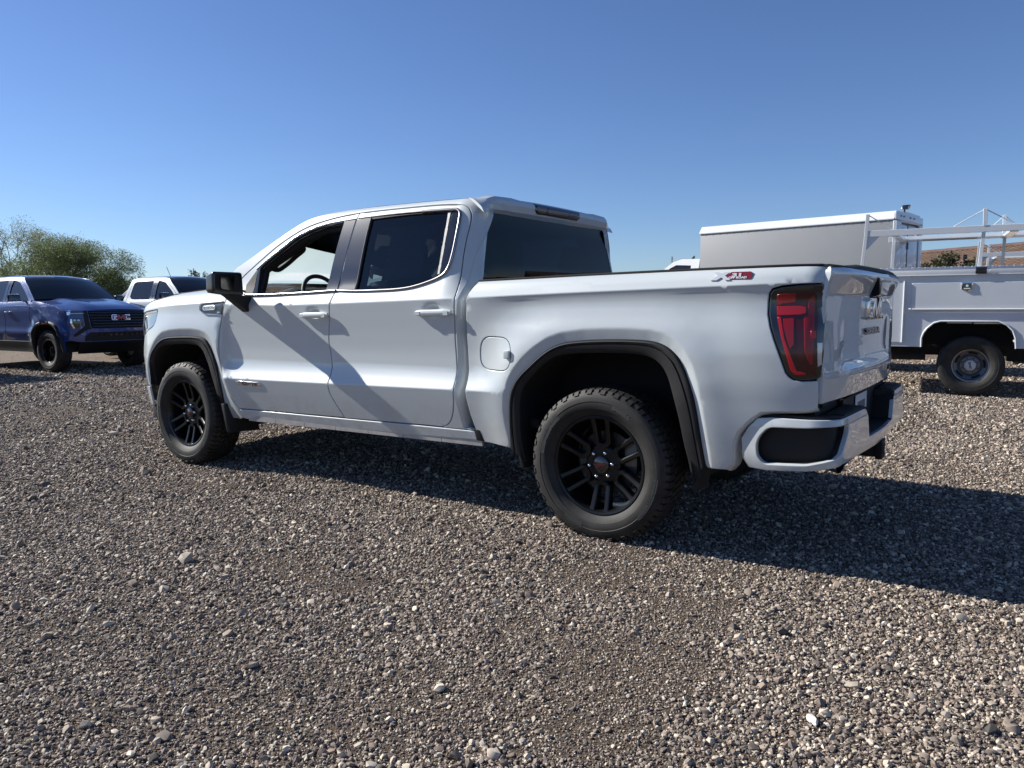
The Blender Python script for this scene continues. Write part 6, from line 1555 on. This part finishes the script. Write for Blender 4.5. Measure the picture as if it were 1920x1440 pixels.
    fa = panel('front_fascia', [(-.90, 1.215), (.90, 1.215), (.93, 1.0), (.93, .64), (.78, .60), (-.78, .60), (-.93, .64), (-.93, 1.0)], nose, paint, T, H, [gh, [(-.69, .70), (-.61, .785), (.61, .785), (.69, .70), (.69, .615), (-.69, .615)]], step=.08, depth=.05)
    gr = panel('grille', [(a * .985, b) for a, b in gh], nose, BLACK_IN, T, H, off=-.03, depth=.02, step=.15)
    for k in range(6):
        z = .90 + k * .054; w = .555 + .05 * (z - .9) / .3; xs = np.linspace(-w, w, 9); Pn = nose(xs, np.full(9, z)); g = M(); g.tube([tuple(p - np.array([.012, 0, 0])) for p in Pn], .015, 6); g.build('grille_bar', BLACK_GL, gr)
    for sx in (-1, 1):
        fr = panel('grille_surround', [(sx * a, b) for a, b in [(.63, 1.212), (.70, 1.205), (.685, .92), (.86, .74), (.84, .70), (.64, .845), (.575, .85), (.60, .90)]], nose, BLACK_PL, T, H, off=.012, depth=.02, step=.1)
        hl = panel('headlight', [(sx * a, b) for a, b in [(.675, 1.200), (.90, 1.188), (.905, 1.140), (.672, 1.148)]], nose, BLACK_GL, T, H, off=.008, depth=.02, step=.1)
        panel('lamp_bar', [(sx * a, b) for a, b in [(.68, 1.166), (.895, 1.158), (.896, 1.145), (.68, 1.152)]], nose, WHITE_LENS, hl, H, off=.012, depth=.005, lip=.002, step=.1)
        h2 = panel('headlight', [(sx * a, b) for a, b in [(.715, 1.062), (.885, 1.054), (.892, .97), (.855, .862), (.80, .865), (.735, .93)]], nose, BLACK_GL, T, H, off=.006, depth=.02, step=.06)
        panel('lamp_bar', [(sx * a, b) for a, b in [(.862, 1.050), (.888, 1.050), (.893, .97), (.856, .864), (.832, .872), (.868, .97)]], nose, CHROME, h2, H, off=.012, depth=.006, lip=.002, step=.06)
        for u in (.775, .83):
            q = [(sx * (u + .022 * math.cos(a)), 1.025 + .020 * math.sin(a)) for a in np.linspace(0, 6.283, 12, endpoint=False)]
            panel('lamp_projector', q, nose, WHITE_LENS, h2, H, off=.010, depth=.006, lip=.003, step=.06)
        panel('corner_lamp', [(sx * a, b) for a, b in [(.87, 1.200), (.925, 1.186), (.928, 1.12), (.885, 1.13)]], nose, CHROME, hl, H, off=.010, depth=.02, step=.1)
    panel('lower_grille', low, nose, BLACK_PL, T, H, off=-.015, depth=.03, step=.15)
    for k in range(9):
        g = M(); c = nose(np.array([-.44 + k * .11]), np.array([.735]))[0]; g.prism([(-.035, -.02), (.0, .025), (.035, -.02)], lambda u, v, d: (c[0] - .01 + d, c[1] + u, c[2] + v), 0, .012); g.build('grille_tooth', BLACK_GL, T)
    panel('skid_plate', [(-.76, .592), (.76, .592), (.66, .36), (-.66, .36)], lambda u, v: nose(u, v) - np.stack([(.6 - v) * 1.2, 0 * u, 0 * u], -1), BLACK_PL, T, H, off=.006, depth=.03, step=.15)
    def lf(u, v, d): p = nose(np.array([u]), np.array([1.075 + v]))[0]; return (p[0] + d + .012, p[1], p[2])
    block_letters(lf, .095, -.01, .010, -.006).build('emblem_border', CHROME, T); block_letters(lf, .092, .008, .016).build('emblem', emblem, T)
    g = M(); g.beam((-1.0, .40, .58), (4.0, .40, .58), .08, .15); g.beam((-1.0, -.40, .58), (4.0, -.40, .58), .08, .15); g.tube([(0, -.8, .415), (0, .8, .415)], .06, 10); g.tube([(3.34, -.8, .415), (3.34, .8, .415)], .05, 10); g.box((1.7, 0, .52), (2.2, 1.5, .26)); g.box((-.6, 0, .55), (.9, 1.3, .24)); g.box((3.4, 0, .85), (1.0, 1.0, .6)); g.build('chassis_frame', UNDER, T)
    g = M(); g.tube([(1.98, -.52, 1.94), (1.86, -.53, 2.17)], .006, 6); g.build('antenna', BLACK_PL, T)
    return T
BLUE_T = mid_pickup((17.68, -3.44, 0), R(184.5), BLUE, 'dark blue pickup facing the camera at the left edge, red emblem on black grille')
WT = mid_pickup((17.35, -6.45, .06), R(184.5), WHITE, 'white pickup just behind the blue one, only its cab showing over the hoods', False, RED_TXT, SILVER)
GT = mid_pickup((19.2, -9.3, .05), R(2), SILVER, 'grey pickup farthest back, facing away between the blue and white pickups', False)
LT = copy_tree(WT); LT.location = (18.55, -.62, 0); LT['label'] = 'white pickup mostly outside the left edge, whose shadow lies on the gravel'

# ---------------------------------------------------------------- trees, shrubs, house, mast
def leaf_mat(name, base, trans=.25):
    m = mat(name, base, .6, 0, 0, .1, .45, 1.3)
    nt = m.node_tree; b = nt.nodes['Principled BSDF']
    tl = nt.nodes.new('ShaderNodeBsdfTranslucent'); ms = nt.nodes.new('ShaderNodeMixShader'); ms.inputs[0].default_value = trans
    src = [l.from_socket for l in nt.links if l.to_socket == b.inputs['Base Color']][0]
    nt.links.new(src, tl.inputs[0]); nt.links.new(b.outputs[0], ms.inputs[1]); nt.links.new(tl.outputs[0], ms.inputs[2]); nt.links.new(ms.outputs[0], nt.nodes['Material Output'].inputs[0])
    return m
LEAF_OLIVE = leaf_mat('olive_foliage', (.115, .145, .048), .4)
LEAF_PALE = leaf_mat('pale_green_foliage', (.18, .20, .085), .4)
LEAF_DARK = leaf_mat('dark_shrub_foliage', (.055, .062, .026))
BARK = mat('tree_bark', (.16, .125, .095), .9, 0, 0, .1, .3, 8, .5, 40)
TWIG = mat('pale_twigs', (.24, .21, .15), .85)

def leaves(clumps, per, ll, lw, rng, droop=.4):
    """leaf-sized quads spread through ball-like clumps (x, y, z, radius)"""
    V = []
    for cx, cy, cz, r in clumps:
        n = int(per * (r / .5) ** 2)
        d = rng.normal(size=(n, 3)); d /= np.linalg.norm(d, axis=1, keepdims=True)
        p = np.array([cx, cy, cz]) + d * (r * rng.uniform(.25, 1.05, (n, 1)) ** .6) * np.array([1, 1, .8])
        a = d * .6 + rng.normal(size=(n, 3)) * .6; a[:, 2] -= droop; a /= np.linalg.norm(a, axis=1, keepdims=True)
        b = np.cross(a, rng.normal(size=(n, 3))); b /= np.linalg.norm(b, axis=1, keepdims=True)
        L = ll * rng.uniform(.6, 1.5, (n, 1)); w = lw * rng.uniform(.6, 1.3, (n, 1))
        V.append(np.stack([p, p + a * L * .5 + b * w, p + a * L, p + a * L * .5 - b * w], 1))
    V = np.concatenate(V); n = len(V)
    return V.reshape(-1, 3), np.arange(n * 4).reshape(n, 4)

def tree(name, label, cat, loc, clumps, per, ll, lw, m, trunk_h, trunk_r, seed, nlimbs=6, droop=.4, group=None):
    rng = np.random.default_rng(seed); T = empty(name, loc); tag(T, label, cat, group)
    V, F = leaves(clumps, per, ll, lw, rng, droop); mk('crown', V, F, m, T, smooth=False)
    g = M(); g.tube([(0, 0, -.1), (.05, .02, trunk_h * .5), (.02, -.03, trunk_h)], [trunk_r * 1.25, trunk_r, trunk_r * .8], 9); g.build('trunk', BARK, T, angle=60)
    g = M(); idx = rng.permutation(len(clumps))[:nlimbs * 4]
    for i in idx:
        c = np.array(clumps[i][:3]); mid = c * .5 + np.array([0, 0, trunk_h * .55]) + rng.normal(size=3) * .12
        g.tube(spline([(0, 0, trunk_h * .9), tuple(mid), tuple(c)], 4), [trunk_r * .5 * (1 - .85 * k / 8) for k in range(9)], 6)
    g.build('limbs', BARK, T, angle=60)
    return T

def at(px, depth):
    """ground point under a direction px (photo pixels from the left edge) at a given depth"""
    lat = (px - 960) / 1439.4 * depth
    h = Vector((math.cos(_yaw), -math.sin(_yaw), 0)); r = Vector((_r.x, _r.y, 0))
    p = Vector((-1.9025, 4.537, 0)) + h * depth + r * lat
    return (p.x, p.y, 0)

def build_veg():
    rng = np.random.default_rng(5)
    # broad mesquite behind the row of pickups
    cl = []
    rx = Vector((_r.x, _r.y, 0)); fx = Vector((math.cos(_yaw), -math.sin(_yaw), 0))
    for k in range(190):
        a = rng.uniform(-1, 1); q = rng.uniform(-1, 1); top = 4.75 * (1 - .60 * abs(a + .12) ** 2.3) - .55 * (a > .45) * (a - .45)
        h = .9 + (top - 1.0) * rng.uniform(0, 1) ** .65
        if abs(q) > math.sqrt(max(0, 1 - a * a)): q *= .5
        p = rx * (a * 3.75) + fx * (q * 2.6); cl.append((p.x, p.y, h - .25, rng.uniform(.38, .75)))
    tree('mesquite_tree', 'broad olive green mesquite tree rising behind the blue pickup', 'tree', at(152, 37), cl, 430, .12, .011, LEAF_OLIVE, 1.6, .22, 3, 7, .5)
    # thin pale tree left of it, mostly twigs
    T = empty('palo_verde_tree', at(48, 41)); tag(T, 'tall thin pale tree with sparse twigs at the far left', 'tree')
    g = M(); tips = []
    def branch(p, d, L, r, n):
        q = p + d * L; mid = p + d * L * .5 + Vector(rng.normal(size=3)) * L * .06
        g.tube([tuple(p), tuple(mid), tuple(q)], [r, r * .8, r * .55], 5, False)
        if n == 0: tips.append(q); return
        for k in range(3 if n > 1 else 4):
            nd = (d + Vector(rng.normal(size=3)) * .42 + Vector((0, 0, .10))).normalized(); branch(q, nd, L * rng.uniform(.60, .85), r * .55, n - 1)
    for k in range(5):
        d = (rx * rng.uniform(-.8, .8) + fx * rng.uniform(-.5, .5) + Vector((0, 0, 1))).normalized(); branch(Vector((0, 0, .2)), d, 2.0, .085, 4)
    g.build('branches', TWIG, T, angle=70)
    g = M(); g.tube([(0, 0, -.1), (0, 0, .5)], [.16, .12], 8); g.build('trunk', BARK, T)
    V, F = leaves([(p.x, p.y, p.z, .30) for p in tips], 60, .10, .012, rng, .3); mk('crown', V, F, LEAF_PALE, T, smooth=False)
    # low bushy growth under it
    cl = []
    for k in range(34):
        p = rx * rng.uniform(-2.6, 2.2) + fx * rng.uniform(-1, 1); cl.append((p.x, p.y, rng.uniform(.5, 2.7), rng.uniform(.4, .7)))
    tree('desert_bush', 'pale green bush under the thin tree behind the blue cab', 'bush', at(20, 38), cl, 380, .11, .011, LEAF_PALE, .8, .10, 9, 4)
    cl = [(rng.normal() * .55, rng.normal() * .4, 3.9 + rng.normal() * .22, rng.uniform(.18, .32)) for k in range(9)] + [(.5, .5, 3.6, .3), (-.4, -.3, 3.7, .3)]
    tree('distant_tree', 'small distant tree top between the white pickup and the door mirror', 'tree', at(381, 66), cl, 240, .16, .05, LEAF_DARK, 3.6, .10, 11, 2)
    for px, d, w, h, sd, lab in ((1726, 29, .24, 2.85, 20, 'slim dark shrub beside the box truck doors before the brown roof'), (1750, 29, .30, 3.05, 21, 'dark shrub between the slim and the tallest shrub before the brown roof'), (1778, 29.5, .50, 3.30, 22, 'tallest dark shrub in front of the brown roof'), (1807, 29, .36, 3.0, 23, 'dark shrub right of the tallest one before the brown roof')):
        cl = [(rng.normal() * w * .38, rng.normal() * w * .38, rng.uniform(.9, h - .2), rng.uniform(.14, .26)) for k in range(44)]
        tree('shrub', lab, 'shrub', at(px, d), cl, 330, .11, .035, LEAF_DARK, 1.2, .07, sd, 4, .2, 'shrubs before the house')
    # house with a brown tiled roof
    a = Vector(at(1700, 40.5)); b = Vector(at(1920, 34.2)); d = (b - a).normalized(); b2 = a + d * 26; a2 = a - d * .3
    n = Vector((d.y, -d.x, 0)); n = n if n.dot(Vector((-1.9, 4.5, 0)) - a) > 0 else -n
    Hs = empty('house', tuple(a2)); tag(Hs, 'low house with a brown tiled roof behind the service truck rack', 'house')
    lc = lambda p: tuple(Vector(p) - a2)
    TILE = mat('brown_roof_tiles', (.155, .095, .062), .85, 0, 0, .1, .35, 1.4, .6, 30)
    RIDGE = mat('dark_ridge_tiles', (.09, .055, .045), .85, 0, 0, .1, .3, 3)
    WALL = mat('tan_stucco', (.36, .28, .20), .9, 0, 0, .1, .12, 5, .4, 60)
    zr, ze, run = 3.80, 2.30, 3.6
    L = (b2 - a2).length
    for sd in (1, -1):
        g = M(); rows = 20; cols = 90
        for i in range(rows):                                  # overlapping courses of barrel tiles
            t0, t1 = i / rows, (i + 1) / rows; v = []
            for j in range(cols * 4 + 1):
                s_ = L * j / (cols * 4); bump = .035 * abs(math.sin(j * math.pi / 4))
                for t, lift in ((t0, .0), (t1, .020)):
                    p = a2 + d * s_ + n * sd * (run * t); v.append((p.x - a2.x, p.y - a2.y, zr + (ze - zr) * t + lift + bump))
            f = [(2 * j, 2 * j + 1, 2 * j + 3, 2 * j + 2) for j in range(cols * 4)]
            g.add(v, f)
        o = g.build('roof_tiles', TILE, Hs, angle=40); o['kind'] = 'stuff'
        u_ = M(); p_ = [a2, b2, b2 + n * sd * run, a2 + n * sd * run]; h_ = [zr - .06, zr - .06, ze - .06, ze - .06]; u_.hexa([lc(q + Vector((0, 0, k - .06))) for q, k in zip(p_, h_)] + [lc(q + Vector((0, 0, k + .02))) for q, k in zip(p_, h_)]); u_.build('roof_deck', RIDGE, Hs)
    g = M(); g.tube([lc(a2 + Vector((0, 0, zr + .04))), lc(b2 + Vector((0, 0, zr + .04)))], .11, 8); g.build('ridge_cap', RIDGE, Hs)
    g = M(); p = [a2 + n * (run - .4), b2 + n * (run - .4), b2 - n * (run - .4), a2 - n * (run - .4)]
    g.hexa([lc(q) for q in p] + [lc(q + Vector((0, 0, ze + .1))) for q in p])
    for e in (a2, b2): g.add([lc(e + n * (run - .4) + Vector((0, 0, ze + .1))), lc(e - n * (run - .4) + Vector((0, 0, ze + .1))), lc(e + Vector((0, 0, zr - .05)))], [(0, 1, 2)])
    g.build('wall', WALL, Hs)
    # thin radio mast far behind the bed
    T = empty('radio_mast', at(1258, 160)); tag(T, 'thin distant radio mast left of the box truck cab', 'mast')
    g = M()
    for x, y in ((.25, 0), (-.13, .22), (-.13, -.22)): g.tube([(x, y, 0), (x * .6, y * .6, 11.2)], .05, 5)
    for k in range(11): g.beam((.25 - .005 * k, 0, k), (-.13, .22, k + .9), .05, .05); g.beam((-.13, .22, k), (-.13, -.22, k + .9), .05, .05)
    g.build('lattice', STEEL, T)
build_veg()
